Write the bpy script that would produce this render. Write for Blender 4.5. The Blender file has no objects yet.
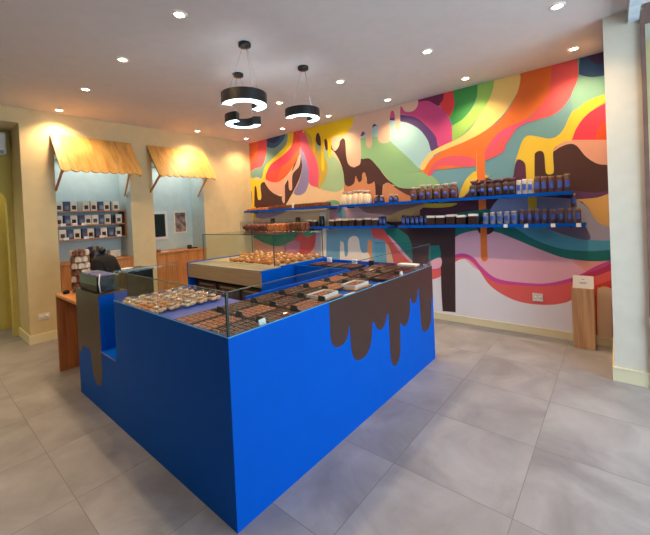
# Chocolate shop interior: blue U-shaped counter, mural wall, shelves, niches
DL_E, SKY, DAY, EXPO = 44, 1.3, 195, 0.0
MURAL = [
((236,205,160),[(-5.945,3.945,1),(-2.273,3.622,1),(-2.388,1.178,1),(-6.176,1.007,1)]),
((108,160,170),[(-1.907,3.507,1),(0.057,3.185,1),(0.004,1.197,1),(-2.467,1.207,1),(-2.346,2.071,1)]),
((120,165,155),[(-5.785,3.046,1),(-5.202,3.022,1),(-4.244,3.023,1),(-4.512,2.527),(-4.98,2.339),(-5.261,2.204),(-5.541,2.288),(-5.849,2.202,1)]),
((228,84,92),[(-5.783,3.065,1),(-5.156,3.051,1),(-5.215,2.695),(-5.353,2.492),(-5.587,2.463),(-5.807,2.353),(-5.859,2.242,1)]),
((245,112,58),[(-5.783,3.065,1),(-5.414,3.059,1),(-5.47,2.769),(-5.638,2.583),(-5.819,2.432,1)]),
((38,92,140),[(-5.167,3.053,1),(-4.613,3.059,1),(-4.709,2.902),(-4.948,2.793),(-5.171,2.842,1)]),
((40,52,105),[(-5.145,3.049,1),(-4.744,3.055,1),(-4.835,2.924),(-4.995,2.886),(-5.152,2.959,1)]),
((248,214,50),[(-4.584,3.06,1),(-4.42,3.057,1),(-4.437,2.788),(-4.676,2.636),(-5.022,2.488),(-5.262,2.186),(-5.256,2.112),(-5.38,2.122),(-5.5,2.057),(-5.422,2.014),(-5.42,1.882),(-5.481,1.83),(-5.534,1.901),(-5.546,2.061),(-5.59,2.103),(-5.628,1.915),(-5.637,1.629,1),(-5.745,1.633,1),(-5.706,1.997),(-5.8,2.043),(-5.796,2.255),(-5.689,2.295),(-5.488,2.215),(-5.357,2.269),(-5.241,2.478),(-4.878,2.665),(-4.629,2.82)]),
((60,36,50),[(-5.812,2.044,1),(-5.738,2.057),(-5.697,1.958),(-5.721,1.632,1),(-5.868,1.638,1)]),
((74,42,42),[(-5.603,2.085),(-5.546,2.069),(-5.525,1.87),(-5.47,1.822),(-5.408,1.882),(-5.414,2.125),(-5.264,2.157),(-5.06,1.95),(-4.804,1.86),(-4.715,2.064),(-4.58,2.225),(-4.317,2.601),(-4.257,2.392),(-4.347,2.134),(-4.607,1.812),(-4.822,1.596,1),(-5.649,1.629,1)]),
((232,178,152),[(-5.317,2.198,1),(-4.889,2.137),(-4.527,2.289),(-4.319,2.568),(-4.282,2.579),(-4.332,2.368),(-4.507,2.235),(-4.538,1.98),(-4.584,1.949),(-4.62,1.987),(-4.626,2.126),(-4.674,2.145),(-4.719,2.082),(-4.738,1.786),(-4.773,1.717),(-4.819,1.79),(-4.823,1.89),(-4.984,1.901),(-5.164,2.012)]),
((236,78,66),[(-4.42,3.057,1),(-4.198,3.031,1),(-4.261,2.76),(-4.342,2.571),(-4.576,2.294),(-4.889,2.137),(-5.207,2.188),(-5.243,2.294),(-5.076,2.494),(-4.754,2.612),(-4.496,2.764)]),
((238,100,56),[(-4.337,2.655),(-4.318,2.585),(-4.549,2.325),(-4.834,2.174),(-4.912,2.171),(-4.794,2.389),(-4.562,2.499)]),
((225,62,98),[(-4.497,2.747),(-4.445,2.671),(-4.586,2.502),(-4.871,2.398),(-5.169,2.323),(-5.214,2.236),(-5.242,2.313),(-5.049,2.491),(-4.729,2.598)]),
((142,134,182),[(-4.304,2.666),(-4.222,2.647),(-4.126,2.376),(-4.103,2.11),(-4.201,1.903),(-4.366,1.845),(-4.495,1.901),(-4.349,2.1),(-4.259,2.359)]),
((236,92,122),[(-4.287,2.931,1),(-4.135,2.953,1),(-4.06,2.727),(-3.904,2.445),(-3.873,2.184),(-3.904,1.942,1),(-4.103,2.031),(-4.11,2.275),(-4.183,2.549),(-4.266,2.677)]),
((206,172,66),[(-4.223,2.993,1),(-3.937,2.965,1),(-3.826,2.689),(-3.675,2.445),(-3.68,2.226),(-3.762,2.013),(-3.85,1.932),(-3.904,1.949),(-3.873,2.184),(-3.925,2.448),(-4.062,2.695),(-4.15,2.923)]),
((166,198,152),[(-4.046,2.96,1),(-3.931,2.925),(-3.889,2.699),(-3.747,2.613),(-3.554,2.459),(-3.391,2.254),(-3.344,1.945),(-3.491,1.847),(-3.708,1.876),(-3.85,1.932),(-3.738,2.074),(-3.676,2.288),(-3.755,2.488),(-3.935,2.642)]),
((166,198,152),[(-3.889,2.699),(-3.747,2.613),(-3.554,2.459),(-3.391,2.254),(-3.344,1.945),(-3.491,1.847),(-3.708,1.876),(-3.85,1.932),(-3.738,2.074),(-3.676,2.288),(-3.755,2.488)]),
((74,42,42),[(-3.706,2.748,1),(-3.666,2.742),(-3.643,2.588),(-3.558,2.537),(-3.484,2.456),(-3.397,2.291),(-3.35,2.119),(-3.336,1.966),(-3.268,1.912),(-3.156,1.95),(-3.114,2.064),(-3.093,2.003),(-3.049,1.955),(-3.002,1.994),(-2.99,2.08),(-2.948,2.099),(-2.918,2.015),(-2.904,1.884),(-2.828,1.92),(-2.788,1.925),(-2.768,1.816),(-2.785,1.348,1),(-2.645,1.345,1),(-2.645,1.806),(-2.587,1.899),(-2.45,1.859),(-2.276,1.764),(-2.164,1.703,1),(-1.986,1.691,1),(-2.022,1.797),(-2.245,1.802),(-2.508,1.919),(-2.687,2.132),(-2.84,2.35),(-3.28,2.712),(-3.356,2.689),(-3.515,2.599),(-3.705,2.77,1)]),
((78,44,44),[(-3.908,2.879,1),(-3.848,2.878),(-3.804,2.781),(-3.803,2.654),(-3.869,2.68),(-3.914,2.768)]),
((78,44,44),[(-3.719,2.735),(-3.674,2.746),(-3.646,2.676),(-3.661,2.553),(-3.707,2.591)]),
((250,206,20),[(-4.244,3.023,1),(-3.254,3.045,1),(-3.273,2.689,1),(-3.423,2.715),(-3.56,2.708),(-3.586,2.464),(-3.616,2.418),(-3.65,2.457),(-3.649,2.692),(-3.69,2.746),(-3.726,2.689),(-3.751,2.266),(-3.783,2.222),(-3.809,2.273),(-3.797,2.748),(-3.832,2.866),(-3.883,2.865),(-3.914,2.768),(-3.925,2.593),(-3.96,2.575),(-3.984,2.618),(-3.998,2.814),(-4.092,2.929)]),
((250,206,20),[(-3.689,3.05,1),(-3.098,3.032,1),(-3.145,2.836),(-3.26,2.723),(-3.469,2.72),(-3.567,2.725),(-3.585,2.485),(-3.628,2.429),(-3.657,2.48),(-3.653,2.683),(-3.704,2.786,1)]),
((88,52,46),[(-2.617,1.893,1),(-2.388,1.844),(-2.168,1.896),(-1.989,1.948,1),(-1.892,1.558,1),(-2.631,1.596,1)]),
((200,134,92),[(-3.343,1.966,1),(-3.268,1.912),(-3.156,1.95),(-3.115,2.058),(-3.06,1.959),(-3.002,1.994),(-2.983,2.085),(-2.935,2.089),(-2.909,1.928),(-2.828,1.92),(-2.77,1.901),(-2.785,1.348,1),(-3.546,1.364,1),(-3.368,1.786,1)]),
((200,134,92),[(-2.66,1.625,1),(-2.644,1.82),(-2.596,1.9),(-2.524,1.899),(-2.421,1.816),(-2.249,1.709),(-1.989,1.614,1),(-2.0,1.357,1),(-2.673,1.374,1)]),
((58,30,32),[(-2.756,1.914,1),(-2.649,1.848,1),(-2.666,1.514,1),(-2.776,1.518,1)]),
((236,205,160),[(-3.65,1.854,1),(-3.475,1.799),(-3.356,1.778,1),(-3.382,1.615,1),(-3.663,1.628,1)]),
((110,178,130),[(-3.758,1.698,1),(-3.568,1.71),(-3.448,1.653),(-3.541,1.568),(-3.722,1.548,1)]),
((160,204,206),[(-2.996,2.627,1),(-2.783,2.823,1),(-2.619,2.845),(-2.346,2.789),(-2.174,2.728),(-2.027,2.608),(-1.89,2.367),(-1.847,2.16),(-1.976,1.921,1),(-2.481,2.49)]),
((142,188,132),[(-3.004,2.62),(-2.91,2.633),(-2.744,2.618),(-2.57,2.56),(-2.479,2.522),(-2.278,2.35),(-2.062,2.124),(-1.882,1.949),(-1.759,1.8),(-1.812,1.754),(-2.077,1.775),(-2.361,1.819),(-2.508,1.925),(-2.687,2.132),(-2.843,2.299),(-3.012,2.339)]),
((142,188,132),[(-2.387,2.457,1),(-2.332,2.373),(-2.167,2.185),(-2.034,2.052),(-1.88,1.92),(-1.909,1.852),(-2.099,1.838),(-2.295,1.895),(-2.467,2.061,1)]),
((160,204,206),[(-2.492,2.815,1),(-2.299,2.757),(-2.117,2.673),(-1.961,2.49),(-1.864,2.277),(-1.961,2.184),(-2.047,2.061),(-2.167,2.185),(-2.361,2.386,1),(-2.505,2.531,1)]),
((88,58,120),[(-2.472,2.906,1),(-2.295,2.854),(-2.085,2.77),(-1.903,2.606),(-1.793,2.435),(-1.755,2.305),(-1.865,2.272),(-1.911,2.418),(-2.011,2.576),(-2.158,2.694),(-2.299,2.757),(-2.477,2.812,1)]),
((208,72,128),[(-2.517,3.244,1),(-2.019,3.013,1),(-1.837,2.918),(-1.666,2.756),(-1.595,2.595),(-1.573,2.421),(-1.585,2.346),(-1.76,2.306),(-1.805,2.462),(-1.928,2.624),(-2.085,2.77),(-2.309,2.866),(-2.473,2.893,1)]),
((118,34,74),[(-2.045,3.045,1),(-1.642,3.042,1),(-1.679,2.93),(-1.737,2.85),(-1.888,2.951),(-2.035,2.971,1)]),
((228,188,160),[(-3.097,3.046,1),(-2.022,3.03,1),(-2.038,2.919),(-2.112,2.863),(-2.224,2.883),(-2.293,2.964),(-2.314,2.703),(-2.352,2.657),(-2.391,2.704),(-2.394,2.893),(-2.435,2.937),(-2.47,2.842),(-2.484,2.545),(-2.542,2.495),(-2.636,2.51),(-2.684,2.574),(-2.688,2.748),(-2.731,2.804),(-2.772,2.778),(-2.792,2.513),(-2.841,2.469),(-2.893,2.506),(-2.897,2.688),(-2.946,2.734),(-2.993,2.69),(-3.007,2.286),(-3.088,2.214),(-3.16,2.208),(-3.248,2.272),(-3.281,2.412),(-3.29,2.653),(-3.375,2.692),(-3.419,2.584),(-3.5,2.519),(-3.556,2.574),(-3.572,2.701),(-3.506,2.751),(-3.277,2.756),(-3.143,2.865)]),
((140,60,130),[(-2.995,2.662,1),(-2.971,2.721),(-2.936,2.732),(-2.903,2.697,1),(-2.942,2.667)]),
((66,60,110),[(-2.776,2.751,1),(-2.757,2.801),(-2.724,2.805),(-2.687,2.77,1),(-2.733,2.773)]),
((208,72,128),[(-2.467,2.841,1),(-2.45,2.925),(-2.417,2.933),(-2.397,2.894,1),(-2.401,2.827,1)]),
((232,62,62),[(-1.662,3.048,1),(-1.541,3.04,1),(-1.532,2.846),(-1.601,2.681),(-1.643,2.726),(-1.73,2.849),(-1.684,2.919)]),
((58,146,72),[(-1.548,3.03,1),(-1.237,3.028,1),(-1.26,2.874),(-1.326,2.727),(-1.433,2.622),(-1.567,2.551,1),(-1.606,2.679,1),(-1.543,2.801)]),
((146,194,92),[(-1.248,3.027,1),(-1.05,3.021,1),(-1.071,2.893),(-1.151,2.733),(-1.276,2.566),(-1.44,2.422),(-1.586,2.341,1),(-1.582,2.554,1),(-1.433,2.619),(-1.319,2.726),(-1.261,2.851)]),
((242,208,122),[(-1.06,3.046,1),(-0.788,3.033,1),(-0.784,2.882),(-0.856,2.729),(-1.002,2.543),(-1.239,2.39),(-1.54,2.291),(-1.776,2.238),(-1.895,2.162),(-1.987,2.003,1),(-2.05,2.067,1),(-1.919,2.229),(-1.76,2.306),(-1.465,2.398),(-1.277,2.554),(-1.14,2.753),(-1.071,2.915)]),
((236,118,48),[(-0.777,3.031,1),(-0.459,3.018,1),(-0.484,2.802),(-0.548,2.655),(-0.641,2.541),(-0.754,2.46),(-0.89,2.411),(-1.012,2.368),(-1.12,2.252),(-1.199,2.128),(-1.258,1.998,1),(-2.354,2.023,1),(-1.986,2.035),(-1.718,2.226),(-1.244,2.388),(-0.986,2.541),(-0.84,2.748),(-0.787,2.905)]),
((236,118,48),[(-1.987,2.008),(-1.869,2.171),(-1.662,2.266),(-1.307,2.351),(-1.131,2.412),(-0.965,2.425),(-1.053,2.263),(-1.181,2.193),(-1.204,2.036),(-1.221,1.577,1),(-1.309,1.582,1),(-1.292,2.047),(-1.361,2.114),(-1.545,2.166),(-1.741,2.166),(-1.873,2.084),(-1.931,1.956,1)]),
((232,92,100),[(-0.477,3.044,1),(-0.233,3.026,1),(-0.245,2.835),(-0.295,2.672),(-0.381,2.534),(-0.484,2.46),(-0.626,2.44),(-0.756,2.417),(-0.853,2.361),(-0.936,2.244),(-1.062,2.131),(-1.212,2.061),(-1.21,2.129),(-1.119,2.275),(-1.012,2.379),(-0.87,2.429),(-0.716,2.473),(-0.585,2.601),(-0.501,2.766)]),
((228,88,128),[(-1.012,2.377),(-0.87,2.425),(-0.735,2.462),(-0.699,2.442),(-0.833,2.39),(-0.933,2.31),(-1.039,2.194),(-1.146,2.12),(-1.211,2.084),(-1.187,2.172),(-1.119,2.275)]),
((232,92,110),[(-1.93,1.961),(-1.846,2.093),(-1.716,2.156),(-1.545,2.164),(-1.383,2.125),(-1.291,2.056),(-1.293,2.012),(-1.456,2.013),(-1.671,2.051),(-1.797,2.042),(-1.892,1.942)]),
((232,92,100),[(-1.195,2.126,1),(-1.096,2.225),(-0.969,2.315),(-0.975,2.157),(-1.059,2.096),(-1.197,2.051,1)]),
((238,208,72),[(-1.537,1.601,1),(-1.492,1.737),(-1.43,1.849),(-1.334,1.932),(-1.301,1.932,1),(-1.291,2.199,1),(-1.194,2.184,1),(-1.204,1.903),(-1.153,1.869),(-1.192,1.841),(-1.282,1.835),(-1.339,1.792),(-1.398,1.706),(-1.458,1.636,1)]),
((236,118,48),[(-1.288,2.256,1),(-1.192,2.241,1),(-1.203,1.846,1),(-1.199,1.562,1),(-1.285,1.567,1),(-1.298,1.913,1)]),
((78,38,58),[(-2.063,1.59,1),(-1.845,1.558),(-1.636,1.587),(-1.458,1.636),(-1.379,1.708),(-1.301,1.827),(-1.192,1.841),(-1.072,1.796),(-0.925,1.796),(-0.895,1.833),(-0.862,1.919),(-0.834,2.023,1),(-0.741,2.011,1),(-0.758,1.483,1),(-0.981,1.531),(-1.085,1.444),(-1.234,1.202,1),(-2.08,1.205,1)]),
((236,118,48),[(-1.285,1.854,1),(-1.199,1.845,1),(-1.214,0.974,1),(-1.297,0.971,1)]),
((212,184,62),[(-2.063,1.59,1),(-1.802,1.56),(-1.558,1.553),(-1.639,1.511),(-1.847,1.504),(-2.066,1.522,1)]),
((84,44,66),[(-0.945,1.56,1),(-0.902,1.777),(-0.868,1.957),(-0.835,2.013),(-0.79,1.999),(-0.749,1.933),(-0.661,2.081),(-0.491,2.128),(-0.33,2.162),(-0.009,2.07,1),(-0.022,1.467,1),(-1.007,1.519,1)]),
((74,42,42),[(-0.757,1.956,1),(-0.66,2.091),(-0.571,2.088),(-0.493,2.062),(-0.432,2.102),(-0.348,2.125),(-0.284,2.095),(-0.208,1.966),(-0.118,1.886),(-0.022,1.855,1),(-0.022,1.596,1),(-0.142,1.58),(-0.346,1.624),(-0.674,1.671,1),(-0.764,1.742,1)]),
((92,52,96),[(-0.942,1.648,1),(-0.692,1.672),(-0.346,1.624),(-0.142,1.585),(-0.022,1.603,1),(-0.023,1.569,1),(-0.128,1.534),(-0.284,1.524),(-0.415,1.536),(-0.947,1.515,1)]),
((90,40,74),[(-0.899,1.733,1),(-0.865,1.948),(-0.832,2.009),(-0.785,1.981),(-0.763,1.892),(-0.761,1.72,1)]),
((232,170,146),[(-0.493,2.062),(-0.448,2.121),(-0.38,2.16),(-0.322,2.164,1),(-0.015,2.116,1),(-0.018,1.854,1),(-0.118,1.882),(-0.208,1.966),(-0.284,2.091),(-0.348,2.121),(-0.432,2.098)]),
((232,60,88),[(-0.326,2.161,1),(-0.296,2.245),(-0.228,2.36),(-0.133,2.436),(-0.013,2.484,1),(-0.014,2.108,1)]),
((236,86,40),[(-0.13,2.128,1),(-0.109,2.22),(-0.07,2.279),(-0.008,2.324,1),(-0.014,2.108,1)]),
((238,206,64),[(-0.876,1.975,1),(-0.839,2.085),(-0.786,2.228),(-0.728,2.276),(-0.637,2.251),(-0.532,2.21),(-0.454,2.223),(-0.389,2.292),(-0.322,2.439),(-0.239,2.538),(-0.114,2.575),(0.004,2.574,1),(0.002,2.496,1),(-0.102,2.458),(-0.212,2.376),(-0.287,2.263),(-0.326,2.161),(-0.38,2.158),(-0.445,2.124),(-0.493,2.062),(-0.494,1.861),(-0.512,1.818),(-0.558,1.823),(-0.572,1.87),(-0.579,2.038),(-0.606,2.083),(-0.657,2.074),(-0.673,1.988),(-0.688,1.459,1),(-0.762,1.463,1),(-0.762,1.828),(-0.767,1.957),(-0.805,2.009),(-0.847,2.023,1)]),
((118,170,156),[(-0.26,3.078,1),(-0.025,3.052,1),(-0.03,2.547,1),(-0.154,2.535),(-0.295,2.461,1),(-0.317,2.618),(-0.25,2.817)]),
((238,206,64),[(-0.296,2.45,1),(-0.224,2.509),(-0.137,2.552),(-0.021,2.576,1),(-0.02,2.493,1),(-0.089,2.478),(-0.166,2.432,1)]),
((34,78,128),[(-0.227,3.057,1),(-0.021,3.051,1),(-0.026,2.761,1),(-0.131,2.772),(-0.215,2.811),(-0.245,2.841,1)]),
((62,46,92),[(-0.174,3.05,1),(-0.021,3.051,1),(-0.025,2.898),(-0.094,2.894),(-0.151,2.958)]),
((190,166,120),[(-3.663,1.633,1),(-2.367,1.611,1),(-2.064,1.553),(-2.302,1.321),(-2.468,1.178),(-3.687,1.212,1)]),
((150,112,104),[(-3.15,1.603,1),(-2.0,1.593,1),(-2.053,1.514),(-2.207,1.449),(-2.613,1.426),(-2.936,1.475)]),
((196,156,100),[(-2.616,1.363,1),(-2.417,1.469),(-2.152,1.53),(-1.989,1.569,1),(-2.054,1.491),(-2.286,1.404),(-2.398,1.297),(-2.536,1.262),(-2.62,1.275,1)]),
((196,160,164),[(-3.451,1.618,1),(-3.15,1.603),(-2.936,1.475),(-2.613,1.426),(-2.606,1.275,1),(-3.683,1.288,1),(-3.676,1.402),(-3.591,1.625,1)]),
((120,160,175),[(-3.452,1.604,1),(-3.367,1.573),(-3.342,1.421),(-3.462,1.419),(-3.528,1.482)]),
((150,164,204),[(-1.177,1.418,1),(-1.088,1.55),(-0.963,1.632),(-0.769,1.596),(-0.517,1.559),(-0.3,1.521),(-0.239,1.433),(-0.164,1.323),(-0.09,1.253),(-0.017,1.224,1),(-0.021,1.081,1),(-0.202,1.088),(-0.461,1.146),(-0.899,1.166,1),(-1.184,1.234,1)]),
((164,160,176),[(-0.35,1.508,1),(-0.3,1.525),(-0.193,1.401),(-0.135,1.287),(-0.017,1.228,1),(-0.021,1.081,1),(-0.202,1.088),(-0.461,1.156),(-0.527,1.249,1)]),
((214,166,94),[(-0.308,1.526,1),(-0.128,1.534),(-0.015,1.58,1),(-0.017,1.231,1),(-0.09,1.248),(-0.149,1.307),(-0.193,1.405),(-0.246,1.486)]),
((238,206,64),[(-0.747,1.702,1),(-0.662,1.695,1),(-0.67,1.463),(-0.712,1.418),(-0.751,1.467)]),
((228,224,226),[(-2.661,0.925,1),(-0.023,1.006,1),(-0.049,-0.069,1),(-2.739,-0.672,1)]),
((232,176,190),[(-1.997,1.344,1),(-1.31,1.376,1),(-0.025,0.92,1),(-0.028,0.824,1),(-0.165,0.747),(-0.375,0.636),(-0.637,0.561),(-0.92,0.55),(-1.335,0.706),(-1.56,0.873),(-1.962,0.907,1)]),
((232,156,146),[(-0.369,0.867,1),(-0.026,0.901,1),(-0.027,0.843,1),(-0.164,0.776),(-0.227,0.752,1)]),
((20,116,108),[(-1.996,1.37,1),(-1.197,1.464,1),(-0.895,1.276),(-0.655,1.124),(-0.43,1.044),(-0.203,1.029),(-0.019,1.042,1),(-0.023,0.889,1),(-0.208,0.872),(-0.434,0.897),(-0.66,0.984),(-0.902,1.095),(-1.101,1.177),(-1.316,1.2),(-1.549,1.14),(-1.7,1.016),(-1.792,0.913,1),(-1.857,0.911,1)]),
((78,160,184),[(-1.222,1.373,1),(-0.669,1.251),(-0.461,1.156),(-0.202,1.096),(-0.018,1.091,1),(-0.02,1.0,1),(-0.205,0.978),(-0.465,0.998),(-0.711,1.097),(-0.897,1.232),(-1.015,1.3)]),
((110,104,130),[(-0.686,1.283,1),(-0.244,1.265,1),(-0.202,1.096),(-0.46,1.162)]),
((210,72,150),[(-2.309,0.648,1),(-1.908,0.699),(-1.751,0.77),(-1.613,0.877),(-1.484,0.9),(-1.375,0.853),(-1.298,0.758),(-1.172,0.642),(-1.048,0.598),(-0.867,0.587),(-0.633,0.596),(-0.443,0.651),(-0.282,0.732),(-0.148,0.829),(0.015,0.918,1),(0.01,0.759,1),(-0.325,0.608),(-0.746,0.51),(-1.027,0.513),(-1.2,0.584),(-1.339,0.736),(-1.486,0.848),(-1.617,0.783),(-1.817,0.651),(-2.316,0.486,1)]),
((190,52,92),[(-0.375,0.664,1),(-0.211,0.753),(-0.102,0.81),(-0.024,0.872,1),(-0.029,0.652,1),(-0.376,0.62,1)]),
((230,98,92),[(-2.312,0.577,1),(-1.974,0.64),(-1.784,0.698),(-1.6,0.831),(-1.485,0.854),(-1.377,0.796),(-1.25,0.636),(-1.099,0.555),(-0.868,0.55),(-0.612,0.565),(-0.424,0.616),(-0.284,0.677),(-0.151,0.723),(0.012,0.816,1),(0.006,0.577,1),(-0.138,0.549),(-0.329,0.468),(-0.45,0.399),(-0.619,0.356),(-0.842,0.353),(-1.03,0.41),(-1.202,0.528),(-1.326,0.714),(-1.431,0.816),(-1.515,0.829),(-1.617,0.777),(-1.757,0.625),(-1.915,0.533),(-2.319,0.437,1)]),
((214,66,50),[(-0.172,0.62,1),(-0.028,0.692,1),(-0.045,0.067,1),(-0.049,0.316),(-0.042,0.566),(-0.078,0.616),(-0.123,0.608),(-0.152,0.544),(-0.164,0.102,1),(-0.189,0.097,1)]),
((222,190,158),[(-0.17,-0.096,1),(-0.155,0.534),(-0.131,0.599),(-0.093,0.616),(-0.051,0.603),(-0.038,0.538),(-0.052,-0.07,1)]),
((112,160,182),[(-4.147,1.205,1),(-1.918,1.267,1),(-2.044,0.59,1),(-4.236,0.419,1)]),
((236,150,100),[(-2.944,1.013),(-2.897,1.045),(-2.856,1.006),(-2.857,0.76,1),(-2.832,0.528,1),(-2.979,0.517,1)]),
((236,222,202),[(-3.515,0.475,1),(-3.479,0.98),(-3.443,1.02),(-3.404,0.982),(-3.394,0.789),(-3.331,0.819),(-3.321,1.011),(-3.276,1.088),(-3.176,1.116),(-3.108,1.068),(-3.089,0.935),(-3.046,0.852),(-2.923,0.835),(-2.908,0.523,1)]),
((112,172,190),[(-2.869,0.993,1),(-2.592,0.987),(-2.555,0.875),(-2.571,0.549,1),(-2.869,0.526,1)]),
((240,190,150),[(-2.633,1.024,1),(-2.577,1.0),(-2.503,0.803),(-2.46,0.557,1),(-2.613,0.545,1)]),
((232,92,84),[(-2.901,1.253,1),(-2.65,1.251,1),(-2.583,1.175),(-2.436,1.052),(-2.309,0.909),(-2.211,0.792),(-2.038,0.731,1),(-2.048,0.495,1),(-2.464,0.458,1),(-2.529,0.826),(-2.605,1.012),(-2.746,1.073),(-2.834,1.084),(-2.86,1.175)]),
((20,116,108),[(-2.665,1.251,1),(-2.427,1.249),(-2.298,1.151),(-2.214,1.008),(-2.198,0.721,1),(-2.338,0.859),(-2.439,0.99),(-2.585,1.125)]),
((230,170,190),[(-2.585,1.137),(-2.438,1.008),(-2.324,0.879),(-2.187,0.746,1),(-2.239,0.743,1),(-2.365,0.858),(-2.48,0.989)]),
((60,38,40),[(-2.642,1.332,1),(-1.567,1.311,1),(-1.595,1.107),(-1.629,0.124,1),(-1.802,0.113,1),(-1.808,0.409),(-1.804,0.954),(-1.864,0.988),(-1.944,0.965),(-1.967,0.794,1),(-1.979,0.515,1),(-2.219,0.494,1),(-2.207,0.77),(-2.213,1.008),(-2.296,1.151),(-2.46,1.246,1)]),
((20,116,108),[(-1.978,0.701,1),(-1.954,0.965),(-1.895,0.994),(-1.827,0.983),(-1.799,0.924),(-1.803,0.833),(-1.904,0.782)]),
((232,176,190),[(-1.969,0.757),(-1.803,0.833),(-1.808,0.706),(-1.973,0.671)]),
((60,38,40),[(-1.316,1.278,1),(-1.119,1.275,1),(-1.132,1.193),(-1.192,1.149),(-1.278,1.154),(-1.313,1.205)]),
((236,118,48),[(-1.278,1.305,1),(-1.205,1.304,1),(-1.209,0.889),(-1.217,0.833),(-1.249,0.812),(-1.279,0.835),(-1.287,0.913)]),
((226,158,140),[(-6.344,1.177,1),(-3.777,1.234,1),(-3.83,0.337,1),(-6.43,0.103,1)]),
((238,206,64),[(-5.674,1.695,1),(-5.589,1.691,1),(-5.604,1.486),(-5.65,1.446),(-5.69,1.488)]),
((176,160,180),[(-5.584,1.605,1),(-4.739,1.62),(-4.836,1.529),(-5.326,1.445),(-5.583,1.485)]),
((50,138,112),[(-5.829,1.089,1),(-5.247,1.143),(-4.31,1.207),(-4.466,1.068),(-4.784,0.937),(-5.068,0.905),(-5.412,0.967),(-5.668,1.056)]),
((230,80,82),[(-4.51,1.052,1),(-4.33,1.222,1),(-4.007,1.221,1),(-3.995,1.088),(-4.108,0.849),(-4.404,0.716),(-4.71,0.702),(-4.842,0.76),(-4.695,0.924)]),
((214,130,160),[(-4.831,0.92,1),(-4.556,1.021),(-4.388,0.962),(-4.533,0.71),(-4.805,0.633,1)]),
((110,178,130),[(-4.309,1.219,1),(-3.968,1.218),(-4.092,1.117),(-4.214,1.092),(-4.314,1.14)]),
((200,176,196),[(-3.981,1.323,1),(-3.866,1.321,1),(-3.901,0.739,1),(-4.036,0.733,1)]),
((238,224,206),[(-3.881,1.525,1),(-3.746,1.52,1),(-3.787,0.687,1),(-3.9,0.681,1)]),
((196,140,150),[(-3.664,1.602,1),(-3.539,1.596,1),(-3.597,1.205),(-3.651,1.205)])]
import bpy, bmesh, math, random
from mathutils import Vector, Matrix
random.seed(7)
C = bpy.context.scene.collection
PI = math.pi
ORD = ['first','second','third','fourth','fifth','sixth','seventh','eighth','ninth','tenth','eleventh','twelfth','thirteenth','fourteenth','fifteenth','sixteenth']

def lin(c):
    out = []
    for v in c[:3]:
        v = v/255.0
        out.append(v/12.92 if v <= 0.04045 else ((v+0.055)/1.055)**2.4)
    return (*out, 1.0)

# ------------------------------------------------------------------ materials
def mat(name, col, rough=0.5, metal=0.0, noise=0.06, scale=8.0, emit=None, spec=0.5, stretch=None, col2=None, bump=0.0, coat=0.0):
    m = bpy.data.materials.new(name); m.use_nodes = True
    nt = m.node_tree; N = nt.nodes; L = nt.links
    b = N['Principled BSDF']
    b.inputs['Roughness'].default_value = rough
    b.inputs['Metallic'].default_value = metal
    b.inputs['Specular IOR Level'].default_value = spec
    b.inputs['Coat Weight'].default_value = coat
    tc = N.new('ShaderNodeTexCoord'); no = N.new('ShaderNodeTexNoise')
    no.inputs['Scale'].default_value = scale; no.inputs['Detail'].default_value = 4
    mp = N.new('ShaderNodeMapping'); L.new(tc.outputs['Object'], mp.inputs['Vector'])
    if stretch: mp.inputs['Scale'].default_value = stretch
    L.new(mp.outputs['Vector'], no.inputs['Vector'])
    cr = N.new('ShaderNodeValToRGB')
    c = lin(col)
    if col2: ca, cb = lin(col2), c
    else:
        ca = tuple(max(0, x*(1-noise*2)) for x in c[:3])+(1,); cb = tuple(min(1, x*(1+noise*2)) for x in c[:3])+(1,)
    cr.color_ramp.elements[0].color = ca; cr.color_ramp.elements[1].color = cb
    cr.color_ramp.elements[0].position = 0.35; cr.color_ramp.elements[1].position = 0.65
    L.new(no.outputs['Fac'], cr.inputs['Fac']); L.new(cr.outputs['Color'], b.inputs['Base Color'])
    if bump:
        bp = N.new('ShaderNodeBump'); bp.inputs['Strength'].default_value = bump; bp.inputs['Distance'].default_value = 0.01
        L.new(no.outputs['Fac'], bp.inputs['Height']); L.new(bp.outputs['Normal'], b.inputs['Normal'])
    if emit:
        b.inputs['Emission Color'].default_value = lin(emit[0]); b.inputs['Emission Strength'].default_value = emit[1]
    return m

def glass(name, tint=(225,240,236), gl=0.8):
    m = bpy.data.materials.new(name); m.use_nodes = True
    nt = m.node_tree; N = nt.nodes; L = nt.links; N.clear()
    o = N.new('ShaderNodeOutputMaterial'); mx = N.new('ShaderNodeMixShader')
    t = N.new('ShaderNodeBsdfTransparent'); g = N.new('ShaderNodeBsdfGlossy'); f = N.new('ShaderNodeFresnel')
    t.inputs['Color'].default_value = lin(tint); g.inputs['Roughness'].default_value = 0.02
    f.inputs['IOR'].default_value = 1.45
    mu = N.new('ShaderNodeMath'); mu.operation = 'MULTIPLY'; mu.inputs[1].default_value = gl
    ge = N.new('ShaderNodeNewGeometry'); sb = N.new('ShaderNodeMath'); sb.operation = 'SUBTRACT'; sb.inputs[0].default_value = 1.0; L.new(ge.outputs['Backfacing'], sb.inputs[1])
    m2 = N.new('ShaderNodeMath'); m2.operation = 'MULTIPLY'; L.new(f.outputs[0], mu.inputs[0]); L.new(mu.outputs[0], m2.inputs[0]); L.new(sb.outputs[0], m2.inputs[1]); L.new(m2.outputs[0], mx.inputs[0])
    L.new(t.outputs[0], mx.inputs[1]); L.new(g.outputs[0], mx.inputs[2]); L.new(mx.outputs[0], o.inputs[0])
    return m

def wood(name, c1, c2, rough=0.45, sc=(18, 18, 1.2)):
    m = mat(name, c1, rough, col2=c2, scale=1.6, stretch=sc, bump=0.05)
    return m

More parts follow.
